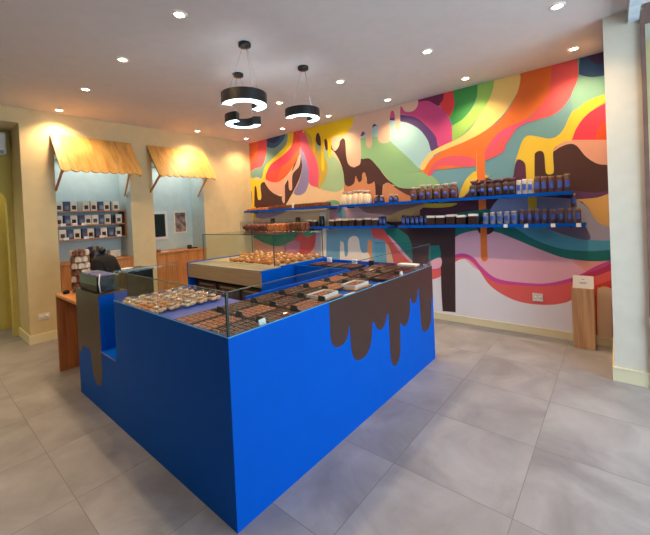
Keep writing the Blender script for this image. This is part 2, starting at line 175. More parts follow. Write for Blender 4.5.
def tile_floor():
    m = bpy.data.materials.new('cement_tiles'); m.use_nodes = True
    nt = m.node_tree; N = nt.nodes; L = nt.links; b = N['Principled BSDF']
    geo = N.new('ShaderNodeNewGeometry'); sep = N.new('ShaderNodeSeparateXYZ'); L.new(geo.outputs['Position'], sep.inputs[0])
    def M(op, a, bb=None, c=None):
        n = N.new('ShaderNodeMath'); n.operation = op
        for i, v in enumerate((a, bb, c)):
            if v is None: continue
            if isinstance(v, (int, float)): n.inputs[i].default_value = v
            else: L.new(v, n.inputs[i])
        return n.outputs[0]
    T = 0.63
    fx = M('DIVIDE', M('ADD', sep.outputs[0], 1.041+T*20), T); fy = M('DIVIDE', M('ADD', sep.outputs[1], -1.799+T*20), T)
    ex = M('ABSOLUTE', M('SUBTRACT', M('FRACT', M('ADD', fx, .5)), .5)); ey = M('ABSOLUTE', M('SUBTRACT', M('FRACT', M('ADD', fy, .5)), .5))
    d = M('MINIMUM', ex, ey)
    seam = M('LESS_THAN', d, 0.0034)
    cb = N.new('ShaderNodeCombineXYZ'); L.new(M('FLOOR', fx), cb.inputs[0]); L.new(M('FLOOR', fy), cb.inputs[1])
    wn = N.new('ShaderNodeTexWhiteNoise'); wn.noise_dimensions = '2D'; L.new(cb.outputs[0], wn.inputs['Vector'])
    off = N.new('ShaderNodeVectorMath'); off.operation = 'MULTIPLY_ADD'
    L.new(wn.outputs['Color'], off.inputs[0]); off.inputs[1].default_value = (30, 30, 30); L.new(geo.outputs['Position'], off.inputs[2])
    n1 = N.new('ShaderNodeTexNoise'); n1.inputs['Scale'].default_value = 2.2; n1.inputs['Detail'].default_value = 8; n1.inputs['Roughness'].default_value = .6
    n1.inputs['Distortion'].default_value = .6
    L.new(off.outputs[0], n1.inputs['Vector'])
    cr = N.new('ShaderNodeValToRGB'); e = cr.color_ramp.elements
    e[0].position = .3; e[0].color = lin((130, 128, 131)); e[1].position = .7; e[1].color = lin((166, 164, 168))
    L.new(n1.outputs['Fac'], cr.inputs['Fac'])
    mx = N.new('ShaderNodeMix'); mx.data_type = 'RGBA'; L.new(seam, mx.inputs['Factor']); L.new(cr.outputs['Color'], mx.inputs[6]); mx.inputs[7].default_value = lin((122, 117, 115))
    L.new(mx.outputs[2], b.inputs['Base Color'])
    rr = N.new('ShaderNodeMapRange'); L.new(n1.outputs['Fac'], rr.inputs[0]); rr.inputs[3].default_value = .32; rr.inputs[4].default_value = .5
    L.new(rr.outputs[0], b.inputs['Roughness'])
    return m

def vcol_mat(name, rough=0.6):
    m = bpy.data.materials.new(name); m.use_nodes = True
    nt = m.node_tree; N = nt.nodes; L = nt.links; b = N['Principled BSDF']; b.inputs['Roughness'].default_value = rough
    a = N.new('ShaderNodeAttribute'); a.attribute_name = 'Col'
    no = N.new('ShaderNodeTexNoise'); no.inputs['Scale'].default_value = 3; no.inputs['Detail'].default_value = 3
    geo = N.new('ShaderNodeNewGeometry'); L.new(geo.outputs['Position'], no.inputs['Vector'])
    mr = N.new('ShaderNodeMapRange'); L.new(no.outputs['Fac'], mr.inputs[0]); mr.inputs[3].default_value = .93; mr.inputs[4].default_value = 1.05
    vm = N.new('ShaderNodeVectorMath'); vm.operation = 'SCALE'; L.new(a.outputs['Color'], vm.inputs[0]); L.new(mr.outputs[0], vm.inputs['Scale'])
    v2 = N.new('ShaderNodeVectorMath'); v2.operation = 'MULTIPLY'; v2.inputs[1].default_value = (1.05, 1.08, 1.17); L.new(vm.outputs[0], v2.inputs[0])
    L.new(v2.outputs[0], b.inputs['Base Color'])
    return m

M = dict(liner=mat('baking_paper', (176,156,132), .7),backwall=mat('dark_back_wall', (70,62,58), .8),
    floor=tile_floor(), mural=vcol_mat('mural_paint', .65),
    ceil=mat('ceiling_paint', (214,207,207), .9, noise=.01), wall=mat('cream_paint', (216,197,152), .8, noise=.015),
    pier=mat('pale_cream_paint', (222,215,197), .8, noise=.015), olive=mat('yellow_paint', (206,190,104), .8, noise=.02),
    nblue=mat('pale_blue_paint', (190,208,208), .8, noise=.02), base=mat('cream_gloss_trim', (232,222,184), .5, noise=.01),
    blue=mat('blue_laminate', (0,84,190), .5, noise=.01, spec=.06), bluedk=mat('blue_laminate_inner', (0,62,170), .45, noise=.01),
    lav=mat('blue_shelf_top', (70,96,196), .35, noise=.02), shelfb=mat('shelf_blue', (10,72,178), .4, noise=.02),
    choc=mat('chocolate_paint', (62,39,35), .4, noise=.02), black=mat('black_metal', (22,22,24), .4, noise=.03),
    blackm=mat('black_plastic', (10,10,14), .3, noise=.03), steel=mat('brushed_steel', (190,172,142), .38, .45, noise=.03, scale=3, stretch=(1,20,20)),
    steeltop=mat('steel_worktop', (170,166,150), .3, .4, noise=.05, scale=4), dark=mat('dark_recess', (50,38,34), .5),
    darkdrawer=mat('fridge_door', (96,70,62), .35, noise=.08), glass=glass('clear_glass',(247,251,250)), glassg=glass('greenish_glass', (196,222,212), .5),
    gedge=mat('glass_edge', (44,82,76), .2, noise=.02), post=mat('dark_glass_joint', (24,42,42), .25, noise=.02),
    wood=wood('honey_wood', (206,140,76), (182,114,56)), woodd=wood('reddish_wood', (196,124,64), (164,98,46)),
    awn=wood('pine_slats', (226,180,104), (206,152,78), .5, (3,14,2)), plinth=wood('raw_oak', (208,168,126), (176,134,96), .6),
    white=mat('white_card', (236,234,232), .6, noise=.01), grey=mat('grey_print', (150,150,150), .6), cream=mat('cream_box', (232,220,198), .6),
    navy=mat('navy_box', (40,50,92), .5), boxwin=mat('box_window', (84,44,26), .3, noise=.2, scale=60),
    milk=mat('milk_chocolate', (164,98,64), .35, noise=.12, scale=40, coat=.2), darkc=mat('dark_chocolate', (84,50,40), .3, noise=.12, scale=40, coat=.3),
    redc=mat('ruby_dark_chocolate', (88,36,34), .3, noise=.15, scale=40, coat=.3), tray=mat('tray_black', (26,20,20), .4),
    sign=mat('price_slate', (30,40,46), .35), tagw=mat('price_tag_white', (238,238,240), .5), label=mat('blue_label', (62,98,200), .5),
    cookie=mat('cookie', (222,180,134), .8, noise=.15, scale=50), cookie2=mat('orange_biscuit', (226,150,82), .8, noise=.12, scale=50),
    cookie3=mat('pale_meringue', (224,200,170), .8, noise=.08, scale=50), cello=glass('cellophane', (248,248,250), 1.6),
    ribbon=mat('lilac_ribbon', (120,120,200), .5), pastry=mat('baked_pastry', (226,152,84), .5, noise=.3, scale=25, col2=(150,80,42)),
    pastryd=mat('dark_pastry', (120,52,30), .5, noise=.3, scale=25), cream_f=mat('cream_filling', (250,216,150), .5, noise=.08, scale=25),
    custard=mat('custard_yellow', (250,210,60), .5, noise=.05), bagb=mat('bag_chocolates', (112,62,48), .4, noise=.35, scale=70, col2=(60,32,28)),
    bagd=mat('bag_dark_chocolates', (66,40,38), .4, noise=.35, scale=70, col2=(30,20,24)), pop=mat('caramel_popcorn', (244,230,204), .8, noise=.2, scale=60, col2=(214,178,136)),
    tie=mat('bag_top', (206,190,186), .5), jarw=mat('white_almonds', (214,212,214), .5, noise=.1, scale=70, col2=(150,150,170)),
    jarg=mat('silver_almonds', (150,156,176), .5, noise=.1, scale=70, col2=(100,106,130)), jarb=mat('cocoa_almonds', (104,70,60), .5, noise=.2, scale=70, col2=(70,44,40)),
    lidc=mat('jar_lid', (150,120,110), .4), jarn=mat('navy_jar', (34,38,66), .4), chrome=mat('chrome', (210,210,212), .15, .9),
    emit=mat('lamp_diffuser', (235,250,250), .5, emit=((226,248,255), 3.5)), dl=mat('downlight_glow', (255,240,215), .5, emit=((255,226,180), 30)),
    rim=mat('downlight_rim', (235,228,218), .5), skin=mat('skin', (150,104,82), .6, noise=.03), hair=mat('black_hair', (14,13,16), .35, noise=.2, scale=60, stretch=(1,1,8)),
    cloth=mat('black_fabric', (9,9,13), .9, noise=.15, scale=30), clip=mat('blue_clip', (60,110,230), .3), eye=mat('eye_dark', (20,14,12), .2), lip=mat('lips', (130,66,60), .5),
    slab=mat('loaf_brown', (112,56,32), .5, noise=.3, scale=40), slabo=mat('loaf_orange', (196,112,58), .5, noise=.25, scale=40),
    frame=mat('brown_frame', (120,92,84), .5), plast=mat('white_plastic', (226,224,220), .4, noise=.01), dkglass=mat('dark_window', (34,44,40), .1),
    photo=mat('photo_print', (176,146,134), .6, noise=.3, scale=12, col2=(80,60,60)), header=mat('white_header', (206,220,232), .5), screen=mat('lilac_screen', (120,122,170), .2),
    tan=mat('tan_strap', (120,84,50), .6), pot=mat('clay', (150,86,50), .7), packb=mat('kraft_pack', (150,104,80), .6, noise=.3, scale=40, col2=(80,44,40)), packw=mat('pale_pack', (214,196,178), .6, noise=.1, scale=40),
)

# ------------------------------------------------------------------ mesh builder
class MB:
    def __init__(s): s.v = []; s.f = []; s.m = []; s.sm = []
    def add(s, vs, fs, mi=0, smooth=False):
        o = len(s.v); s.v += [tuple(v) for v in vs]
        for f in fs: s.f.append(tuple(i+o for i in f)); s.m.append(mi); s.sm.append(smooth)
        return s
    def box(s, x0, x1, y0, y1, z0, z1, mi=0, bev=0.0):
        if bev <= 0:
            vs = [(x, y, z) for z in (z0, z1) for y in (y0, y1) for x in (x0, x1)]
            return s.add(vs, [(0,2,3,1),(4,5,7,6),(0,1,5,4),(2,6,7,3),(0,4,6,2),(1,3,7,5)], mi)
        bm = bmesh.new(); r = bmesh.ops.create_cube(bm, size=1)
        for v in bm.verts: v.co = Vector(((x0+x1)/2+v.co.x*(x1-x0), (y0+y1)/2+v.co.y*(y1-y0), (z0+z1)/2+v.co.z*(z1-z0)))
        bmesh.ops.bevel(bm, geom=bm.edges[:], offset=bev, segments=2, affect='EDGES', profile=.5)
        return s.bm(bm, mi)
    def bm(s, bm, mi=0, smooth=False, mx=None):
        bm.verts.index_update()
        s.add([(mx@v.co if mx else v.co) for v in bm.verts], [[v.index for v in f.verts] for f in bm.faces], mi, smooth); bm.free(); return s
    def lathe(s, prof, c=(0,0,0), n=20, mi=0, smooth=True, sx=1, sy=1, caps=True):
        vs = []; fs = []; k = len(prof)
        for i in range(n):
            a = 2*PI*i/n
            for r, z in prof: vs.append((c[0]+r*math.cos(a)*sx, c[1]+r*math.sin(a)*sy, c[2]+z))
        for i in range(n):
            j = (i+1) % n
            for q in range(k-1): fs.append((i*k+q, j*k+q, j*k+q+1, i*k+q+1))
        if caps and prof[0][0] > 1e-5: fs.append(tuple(i*k for i in reversed(range(n))))
        if caps and prof[-1][0] > 1e-5: fs.append(tuple(i*k+k-1 for i in range(n)))
        return s.add(vs, fs, mi, smooth)
    def tube(s, pts, r, n=8, mi=0):
        pts = [Vector(p) for p in pts]; vs = []; fs = []
        for i, p in enumerate(pts):
            d = (pts[min(i+1, len(pts)-1)]-pts[max(i-1, 0)]).normalized()
            u = d.cross(Vector((0,0,1)) if abs(d.z) < .9 else Vector((1,0,0))).normalized(); w = d.cross(u)
            rr = r[i] if isinstance(r, (list, tuple)) else r
            for k in range(n): a = 2*PI*k/n; vs.append(p+u*rr*math.cos(a)+w*rr*math.sin(a))
        for i in range(len(pts)-1):
            for k in range(n): j = (k+1) % n; fs.append((i*n+k, i*n+j, (i+1)*n+j, (i+1)*n+k))
        fs.append(tuple(reversed(range(n)))); fs.append(tuple((len(pts)-1)*n+k for k in range(n)))
        return s.add(vs, fs, mi, True)
    def prism(s, poly, fn, t0, t1, mi=0):      # poly in 2-D, fn(a,b,t) -> xyz
        n = len(poly)
        vs = [fn(a, b, t0) for a, b in poly]+[fn(a, b, t1) for a, b in poly]
        fs = [tuple(range(n)), tuple(reversed(range(n, 2*n)))]+[(i, i+n, (i+1) % n+n, (i+1) % n) for i in range(n)]
        return s.add(vs, fs, mi)
    def ball(s, c, r, mi=0, n=10, k=7):
        rx, ry, rz = r if isinstance(r, tuple) else (r, r, r)
        prof = [(math.sin(PI*i/k), -math.cos(PI*i/k)*rz) for i in range(k+1)]
        return s.lathe([(a if a > 1e-6 else 0, b) for a, b in prof], c, n, mi, True, rx, ry)
    def mesh(s, name, mats):
        me = bpy.data.meshes.new(name); me.from_pydata(s.v, [], s.f)
        for m in (mats if isinstance(mats, (list, tuple)) else [mats]): me.materials.append(m)
        me.polygons.foreach_set('material_index', s.m); me.polygons.foreach_set('use_smooth', s.sm); me.update()
        bm = bmesh.new(); bm.from_mesh(me); bmesh.ops.recalc_face_normals(bm, faces=bm.faces); bm.to_mesh(me); bm.free()
        return me
    def build(s, name, mats, parent=None, loc=(0,0,0), rotz=0):
        o = bpy.data.objects.new(name, s.mesh(name, mats)); C.objects.link(o); o.location = loc; o.rotation_euler = (0,0,rotz)
        if parent: o.parent = parent
        return o

def tag(o, label=None, cat=None, group=None, kind=None):
    if label: o['label'] = label
    if cat: o['category'] = cat
    if group: o['group'] = group
    if kind: o['kind'] = kind
    return o
def thing(name, label, cat, loc=(0,0,0), rotz=0, group=None):
    o = bpy.data.objects.new(name, None); C.objects.link(o); o.location = loc; o.rotation_euler = (0,0,rotz); o.empty_display_size = .05
    return tag(o, label, cat, group)
def dup(root, loc, rotz=0, label=None, group=None, scale=None):
    r = root.copy(); C.objects.link(r); r.location = loc; r.rotation_euler = (0,0,rotz)
    if scale: r.scale = scale
    if label: r['label'] = label
    if group: r['group'] = group
    for ch in list(root.children):
        c = ch.copy(); C.objects.link(c); c.parent = r
        for g in list(ch.children):
            d = g.copy(); C.objects.link(d); d.parent = c
    return r
def struct(name, mb, m): return tag(mb.build(name, m), kind='structure')
class Kind:                       # first placement moves the original, later ones copy it
    def __init__(s, root): s.root = root; s.used = False
    def put(s, loc, rotz=0, label=None, group=None, scale=None):
        if not s.used:
            s.used = True; o = s.root; o.location = loc; o.rotation_euler = (0,0,rotz)
            if scale: o.scale = scale
            if label: o['label'] = label
            if group: o['group'] = group
            return o
        return dup(s.root, loc, rotz, label, group, scale)

def area(name, loc, rot, sx, sy, e, col):
    ld = bpy.data.lights.new(name, 'AREA'); ld.shape = 'RECTANGLE'; ld.size = sx; ld.size_y = sy; ld.energy = e; ld.color = col
    o = bpy.data.objects.new(name, ld); C.objects.link(o); o.location = loc; o.rotation_euler = rot; return o
# ------------------------------------------------------------------ dimensions (metres)
XL, YB, H = -5.716, 4.577, 3.0          # left wall, mural wall, ceiling
XR, YF = 2.20, -2.60                    # shop front, wall behind the viewer
XA = -6.95                              # back of the alcove

# ------------------------------------------------------------------ shell
struct('floor', MB().box(XA-.1, XR+.1, YF-.1, YB+.1, -.1, 0), M['floor'])
struct('ceiling', MB().box(XA-.1, XR+.1, YF-.1, YB+.1, H, H+.1), M['ceil'])
struct('wall_back', MB().box(XA, XR+.1, YB, YB+.1, 0, H), M['wall'])
struct('wall_front', MB().box(XA, XR+.1, YF-.1, YF, 0, H), M['backwall'])
w = MB(); B = XL-.45                    # left wall: solid runs, niches and the alcove header
w.box(B, XL, .96, 1.30, 0, H); w.box(B, XL, 1.30, 2.24, 2.45, H); w.box(B, XL, 2.24, 2.58, 0, H)
w.box(B, XL, 2.58, 3.49, 2.45, H); w.box(B, XL, 3.49, YB, 0, H); w.box(XA, XL, YF, .96, 2.81, H)
w.box(XA, B, .96, 1.06, 0, H)
struct('wall_left', w, M['wall'])
nb = MB()
for y0, y1 in ((1.30, 2.24), (2.58, 3.49)):
    nb.box(B-.04, B, y0, y1, 0, 2.5); nb.box(B, XL-.004, y0, y0+.004, .5, 2.45); nb.box(B, XL-.004, y1-.004, y1, .5, 2.45); nb.box(B, XL-.004, y0, y1, 2.446, 2.45)
struct('wall_niche', nb, M['nblue'])
# alcove with an arched wall
ay0, ay1, sp, ch = -.25, .90, 1.86, .34
arch = [(YF, 0), (ay0, 0), (ay0, sp)]+[((ay0+ay1)/2-(ay1-ay0)/2*math.cos(PI*i/14), sp+ch*math.sin(PI*i/14)) for i in range(1, 14)]+[(ay1, sp), (ay1, 0), (.96, 0), (.96, 2.81), (YF, 2.81)]
struct('wall_alcove', MB().prism(arch, lambda a, b, t: (t, a, b), -6.50, -6.36), M['olive'])
struct('wall_passage', MB().box(XA-.1, XA, YF, .96, 0, H), M['olive'])
# door with green-lit glazing in the passage
d = MB().box(XA, XA+.05, -.15, .62, 0, 2.0)
o = struct('door_1', d, M['pier'])
p = MB().box(XA+.05, XA+.056, -.05, .54, .25, 1.9).build('pane', mat('green_lit_glass', (190,220,190), .2, emit=((196,226,196), .7)), o)
# pier
PX, PY = -.03, 3.73
struct('wall_pier', MB().box(PX, .195, PY, YB, 0, H), M['pier'])
bb = MB().box(PX-.012, .205, PY-.014, PY, 0, .115); bb.box(PX-.012, PX, PY, YB, 0, .115); bb.box(PX-.012, .205, PY-.018, PY, .108, .116)
struct('baseboard_pier', bb, M['base'])
struct('baseboard_back', MB().box(XL, PX-.012, YB-.016, YB, 0, .085).box(XL, PX-.012, YB-.02, YB, .078, .086), M['base'])
bb = MB()
for y0, y1 in ((.945, 1.30), (2.24, 2.58), (3.49, YB-.02)): bb.box(XL, XL+.015, y0, y1, 0, .115)
bb.box(-6.36, XL, .945, .96, 0, .115)
struct('baseboard_left', bb, M['base'])
# shop front (daylight side)
def window(name, mb_frame, mb_pane):
    o = struct(name, mb_frame, M['frame']); mb_pane.build('window_pane', M['glass'], o); return o
w = MB().box(XR, XR+.1, YF, YB, 2.86, H).box(XR, XR+.1, YF, .4, 0, 2.86).box(XR, XR+.1, 3.75, YB, 0, 2.86).box(XR, XR+.1, .4, 3.75, 0, .06)
struct('wall_right', w, M['pier'])
fr = MB()
for y in (.4, 1.5, 2.6, 3.69): fr.box(XR+.02, XR+.08, y, y+.06, .06, 2.86)
fr.box(XR+.02, XR+.08, .4, 3.75, 2.80, 2.86).box(XR+.02, XR+.08, .4, 3.75, .06, .14)
window('window_1', fr, MB().box(XR+.045, XR+.053, .45, 3.70, .12, 2.82))
fr = MB().box(.195, .222, 3.70, 3.75, 0, 2.96).box(XR-.06, XR, 3.70, 3.75, 0, 2.96).box(.222, XR-.06, 3.70, 3.75, 2.86, H).box(.222, XR-.06, 3.70, 3.75, 0, .06)
window('window_2', fr, MB().box(.222, XR-.06, 3.72, 3.728, .06, 2.86))
struct('trim_header', MB().box(.125, .19, .3, 3.73, 2.895, H-.001), M['header'])

# ------------------------------------------------------------------ mural
def spline(pts):
    n = len(pts); out = []
    for i in range(n):
        p1 = pts[i]; p2 = pts[(i+1) % n]
        if len(p1) > 2 and len(p2) > 2: out.append((p1[0], p1[1])); continue
        p0 = pts[i-1] if len(p1) == 2 else p1
        p3 = pts[(i+2) % n] if len(p2) == 2 else p2
        for k in range(7):
            t = k/7
            out.append(tuple(.5*(2*p1[q]+(p2[q]-p0[q])*t+(2*p0[q]-5*p1[q]+4*p2[q]-p3[q])*t*t+(3*p1[q]-p0[q]-3*p2[q]+p3[q])*t**3) for q in (0, 1)))
    return out
def clip(poly, ax, v, keep):
    out = []
    for i in range(len(poly)):
        a = poly[i-1]; b = poly[i]; ia = (a[ax]-v)*keep >= 0; ib = (b[ax]-v)*keep >= 0
        if ia != ib:
            t = (v-a[ax])/(b[ax]-a[ax]); out.append((a[0]+t*(b[0]-a[0]), a[1]+t*(b[1]-a[1])))
        if ib: out.append(b)
    return out
def build_mural():
    mb = MB(); cols = []
    for i, (col, pts) in enumerate(MURAL):
        q = spline(pts)
        for ax, v, kp in ((0, XL+.003, 1), (0, PX-.003, -1), (1, .086, 1), (1, H-.002, -1)): q = clip(q, ax, v, kp)
        r = []
        for a in q:
            if not r or abs(a[0]-r[-1][0])+abs(a[1]-r[-1][1]) > .004: r.append(a)
        if len(r) < 3: continue
        y = YB-.001-.00008*i
        mb.add([(a, y, b) for a, b in r], [tuple(range(len(r)))]); cols.append(lin(col))
    o = mb.build('painted_mural', M['mural'])
    me = o.data; ca = me.color_attributes.new('Col', 'FLOAT_COLOR', 'CORNER')
    for p, c in zip(me.polygons, cols):
        for l in p.loop_indices: ca.data[l].color = c
    return tag(o, 'large multicoloured mural of waves and melting drips covering the long wall', 'mural')
build_mural()

# ------------------------------------------------------------------ lights in the ceiling
def downlight_proto():
    r = thing('recessed_downlight', '', 'ceiling light')
    MB().lathe([(.036,-.004), (.037,-.007), (.050,-.007), (.055,0)], n=24, caps=False).build('trim_ring', M['rim'], r)
    MB().lathe([(.0,-.003), (.036,-.003), (.036,0)], n=20).build('lamp_glow', M['dl'], r)
    return r
K = Kind(downlight_proto())
rows = [('row along the entrance side', 1.34, [-2.40,-3.44,-4.48,-5.52], 'from the pendants'),
        ('middle row', 3.25, [-.29,-1.33,-2.37,-3.39,-4.42,-5.42], 'from the cream pier'),
        ('row close to the mural', 4.25, [-.26,-1.29,-2.32,-3.35,-4.38,-5.39], 'from the cream pier')]
for rn, y, xs, frm in rows:
    for i, x in enumerate(xs):
        o = K.put((x, y, H-.0005), 0, 'small round ceiling spotlight, %s %s in the %s' % (ORD[i], frm, rn), 'recessed ceiling spotlights')
        ld = bpy.data.lights.new('downlight_lamp', 'SPOT'); ld.energy = DL_E*(1.35 if x < -5.3 and y < 4 else 1); ld.color = (1, .68, .37); ld.spot_size = 2.3; ld.spot_blend = .8; ld.shadow_soft_size = .04
        lo = bpy.data.objects.new('downlight_lamp', ld); C.objects.link(lo); lo.location = (x, y, H-.03)

for x in (-2.4, -3.4, -4.4, -5.4):  # unseen extra row, added to warm the floor in front of the counter
    K.put((x, -.75, H-.0005), 0, 'small round ceiling spotlight in the unseen row added behind the viewer', 'added spotlights behind the viewer')
    ld = bpy.data.lights.new('downlight_lamp', 'SPOT'); ld.energy = DL_E*1.1; ld.color = (1, .68, .37); ld.spot_size = 2.3; ld.spot_blend = .8; ld.shadow_soft_size = .04
    lo = bpy.data.objects.new('downlight_lamp', ld); C.objects.link(lo); lo.location = (x, -.75, H-.03)
# pendants: open C-shaped rings
def pendant(x, y, a0, a1, label, zb=2.47, h=.085, R=.19, r=.105, sh=0):
    ox, oy = sh*math.cos(.6945), sh*math.sin(.6945)
    t = thing('ring_pendant_lamp', label, 'pendant lamp', (x, y, 0), 0, 'black open-ring pendant lamps')
    N = 40; off = .6945
    def band(r0, r1, z0, z1):
        vs = []; fs = []
        for i in range(N+1):
            a = off+math.radians(a0+(a1-a0)*i/N)
            for rr, zz in ((r0, z0), (r1, z0), (r1, z1), (r0, z1)): vs.append((ox+rr*math.cos(a), oy+rr*math.sin(a), zz))
        for i in range(N):
            for k in range(4): fs.append((i*4+k, i*4+(k+1) % 4, (i+1)*4+(k+1) % 4, (i+1)*4+k))
        fs += [(0,1,2,3), (N*4, N*4+3, N*4+2, N*4+1)]
        return MB().add(vs, fs)
    band(r, R, zb, zb+h).build('ring_body', M['black'], t)
    band(r+.006, R-.006, zb-.004, zb-.0002).build('diffuser', M['emit'], t)
    MB().lathe([(.052,-.028), (.055,-.024), (.055,0), (0,0)], (0,0,H), 24).build('ceiling_canopy', M['black'], t)
    for f in (.12, .5, .88):
        a = off+math.radians(a0+(a1-a0)*f); rm = (R+r)/2
        MB().tube([(ox+rm*math.cos(a), oy+rm*math.sin(a), zb+h), (.02*math.cos(a), .02*math.sin(a), H-.026)], .0012, 5).build('suspension_wire', M['chrome'], t)
    ld = bpy.data.lights.new('pendant_lamp_light', 'POINT'); ld.energy = 4; ld.color = (.85, .95, 1); ld.shadow_soft_size = .1
    lo = bpy.data.objects.new('pendant_lamp_light', ld); C.objects.link(lo); lo.location = (x, y, zb-.12)
pendant(-2.42, 1.94, 200, 425, 'biggest-looking black curved pendant with white underside, hung over the counter front', 2.465, .095, .195, sh=-.025)
pendant(-2.991, 2.293, 262, 15, 'low black curved pendant opening the other way, hung furthest from the pier', 2.475, .085, .185, sh=.03)
pendant(-2.397, 2.657, 200, 425, 'black curved pendant hung closest to the mural on a bare wire', 2.475, .085, .18, sh=-.03)

# ------------------------------------------------------------------ alcove: air conditioner, sockets
t = thing('ac_unit', 'white wall air conditioner high in the alcove above the arch', 'air conditioner', (-6.36, .52, 2.47))
MB().box(0, .20, -.40, .38, 0, .29, bev=.025).build('housing', M['plast'], t)
MB().box(.17, .205, -.37, .35, .012, .05).build('air_vane', M['grey'], t)
MB().box(.2, .203, .24, .30, .13, .15).build('display_window', M['grey'], t)
t = thing('wall_socket', 'double white socket low on the cream wall beside the alcove', 'socket', (XL, 1.105, .33))
MB().box(0, .01, -.06, .06, -.04, .04, bev=.003).build('plate', M['plast'], t)
for s in (-.03, .03): MB().lathe([(0,0), (.018,0), (.018,.003)], n=14).build('outlet', M['tagw'], t, (.0105, s, 0)).rotation_euler = (0, PI/2, 0)
t = thing('wall_socket', 'double white socket set in the coral band of the mural', 'socket', (-.69, YB-.012, .435))
MB().box(-.052, .052, -.01, 0, -.045, .045, bev=.003).build('plate', M['plast'], t)
for s in (-.025, .025): MB().lathe([(0,0), (.016,0), (.016,.003)], n=14).build('outlet', M['tagw'], t, (s, -.0105, 0)).rotation_euler = (PI/2, 0, 0)

# ------------------------------------------------------------------ awnings
def awning(y0, y1, label):
    t = thing('wooden_awning', label, 'awning', (XL, 0, 0), 0, 'scalloped wooden awnings')
    top, bot, out = 2.705, 2.185, .40
    L = math.hypot(out, top-bot); ux, uz = out/L, (bot-top)/L; nx, nz = -uz, ux
    n = 9; W = y1-y0; sw = W/n
    fn = lambda a, b, q: (ux*b+nx*q, a, top+uz*b+nz*q)
    b = MB()
    for i in range(n):
        pl = [(y0+sw*i+.001, 0)]+[(y0+sw*(i+.5)-(sw/2-.001)*math.cos(PI*k/8), L-.035+.052*math.sin(PI*k/8)) for k in range(9)]+[(y0+sw*(i+1)-.001, 0)]
        b.prism(pl, fn, 0, .016+.002*(i % 2))
    b.prism([(y0+.004, .01), (y0+.004, L-.05), (y1-.004, L-.05), (y1-.004, .01)], fn, -.006, 0)
    b.build('slat_roof', M['awn'], t)
    # side cheeks: dark cleats under the board, and the struts
    for y in (y0+.02, y1-.04):
        c = MB().prism([(0, 2.66), (0, 2.63), (.37, 2.16), (.385, 2.185)], lambda a, b, q: (a, q, b), y, y+.02); c.build('side_batten', M['wood'], t)
    for ya, yb, xa in ((y0+.035, y0+.035, .0), (y1-(.055 if y1 < 3 else .055), y1-.17, -.16)):
        dz = .25 if xa == 0 else .0
        zb = 1.955 if xa == 0 else 1.90
        MB().prism([(xa, zb), (xa, zb+.03), (.34, 2.215), (.355, 2.19)], lambda a, b, q: (a, q+ya+(yb-ya)*(a-xa)/(.35-xa), b), -.011, .011).build('support_strut', M['wood'], t)
    return t
awning(1.27, 2.27, 'slanting scalloped pine awning over the niche with stacked boxes')
awning(2.51, 3.52, 'slanting scalloped pine awning over the niche with window and picture')

# ------------------------------------------------------------------ niches
def niche_cabinet(y0, y1, ht, label, ndoors):
    t = thing('niche_cabinet', label, 'cabinet', (XL, 0, 0), 0)
    MB().box(-.445, -.022, y0+.006, y1-.006, 0, ht-.022).build('cabinet_body', M['wood'], t)
    MB().box(-.445, .012, y0+.005, y1-.005, ht-.022, ht).build('cabinet_top', M['wood'], t)
    w_ = (y1-y0-.012)/ndoors
    for i in range(ndoors):
        MB().box(-.021, -.003, y0+.008+w_*i, y0+.004+w_*(i+1), .06, ht-.026).build('cabinet_door', M['wood'], t)
    return t
niche_cabinet(1.30, 2.24, .968, 'wooden cabinet filling the niche below the boxed chocolates', 2)
niche_cabinet(2.58, 3.49, .972, 'wooden cabinet filling the niche below the picture', 1)
t = thing('niche_shelf_unit', 'three-board wooden wall shelf in the blue niche holding chocolate boxes', 'shelf', (B, 1.31, 0))
for z in (1.69, 1.49, 1.29): MB().box(0, .25, 0, .92, z-.018, z).build('shelf_board', M['woodd'], t)
MB().box(0, .25, .905, .92, 1.2725, 1.672).build('end_panel', M['woodd'], t)
# gift boxes: white or navy sleeve with a window
def gift_box(nm, m, lab):
    t = thing(nm, lab, 'box')
    MB().box(-.055, .055, -.041, .041, 0, .14, bev=.002).build('carton', M['navy'], t)
    MB().box(.0552, .0575, -.041, .041, 0, .14).build('front_panel', m, t)
    MB().box(.0576, .0582, -.024, .024, .025, .082).build('window_panel', M['boxwin'], t)
    return t
KW = Kind(gift_box('gift_box', M['cream'], 'x')); KN = Kind(gift_box('gift_box', M['navy'], 'x'))
rowsn = [(1.69, [(1.405,'w'),(1.490,'n'),(1.575,'w'),(1.735,'w'),(1.825,'w'),(1.92,'n'),(2.005,'w'),(2.125,'w')], 'top board'),
         (1.49, [(1.40,'w'),(1.49,'n'),(1.575,'w'),(1.66,'n'),(1.745,'w'),(1.83,'w'),(1.92,'n'),(2.005,'w'),(2.155,'w')], 'middle board'),
         (1.29, [(1.42,'w'),(1.51,'n'),(1.60,'w'),(1.685,'n'),(1.775,'w'),(1.86,'n'),(1.945,'w'),(2.04,'n'),(2.15,'w')], 'bottom board')]
for z, lst, nm in rowsn:
    cw = cn = 0
    for y, k in lst:
        cx_ = B+.17
        if k == 'w':
            KW.put((cx_, y, z), random.uniform(-.5, -.25), 'white windowed chocolate box, %s white one from the alcove side on the %s' % (ORD[cw], nm), 'boxed chocolates in the niche'); cw += 1
        else:
            KN.put((cx_-.03, y, z), random.uniform(-.2, .0), 'navy windowed chocolate box, %s navy one from the alcove side on the %s' % (ORD[cn], nm), 'boxed chocolates in the niche'); cn += 1
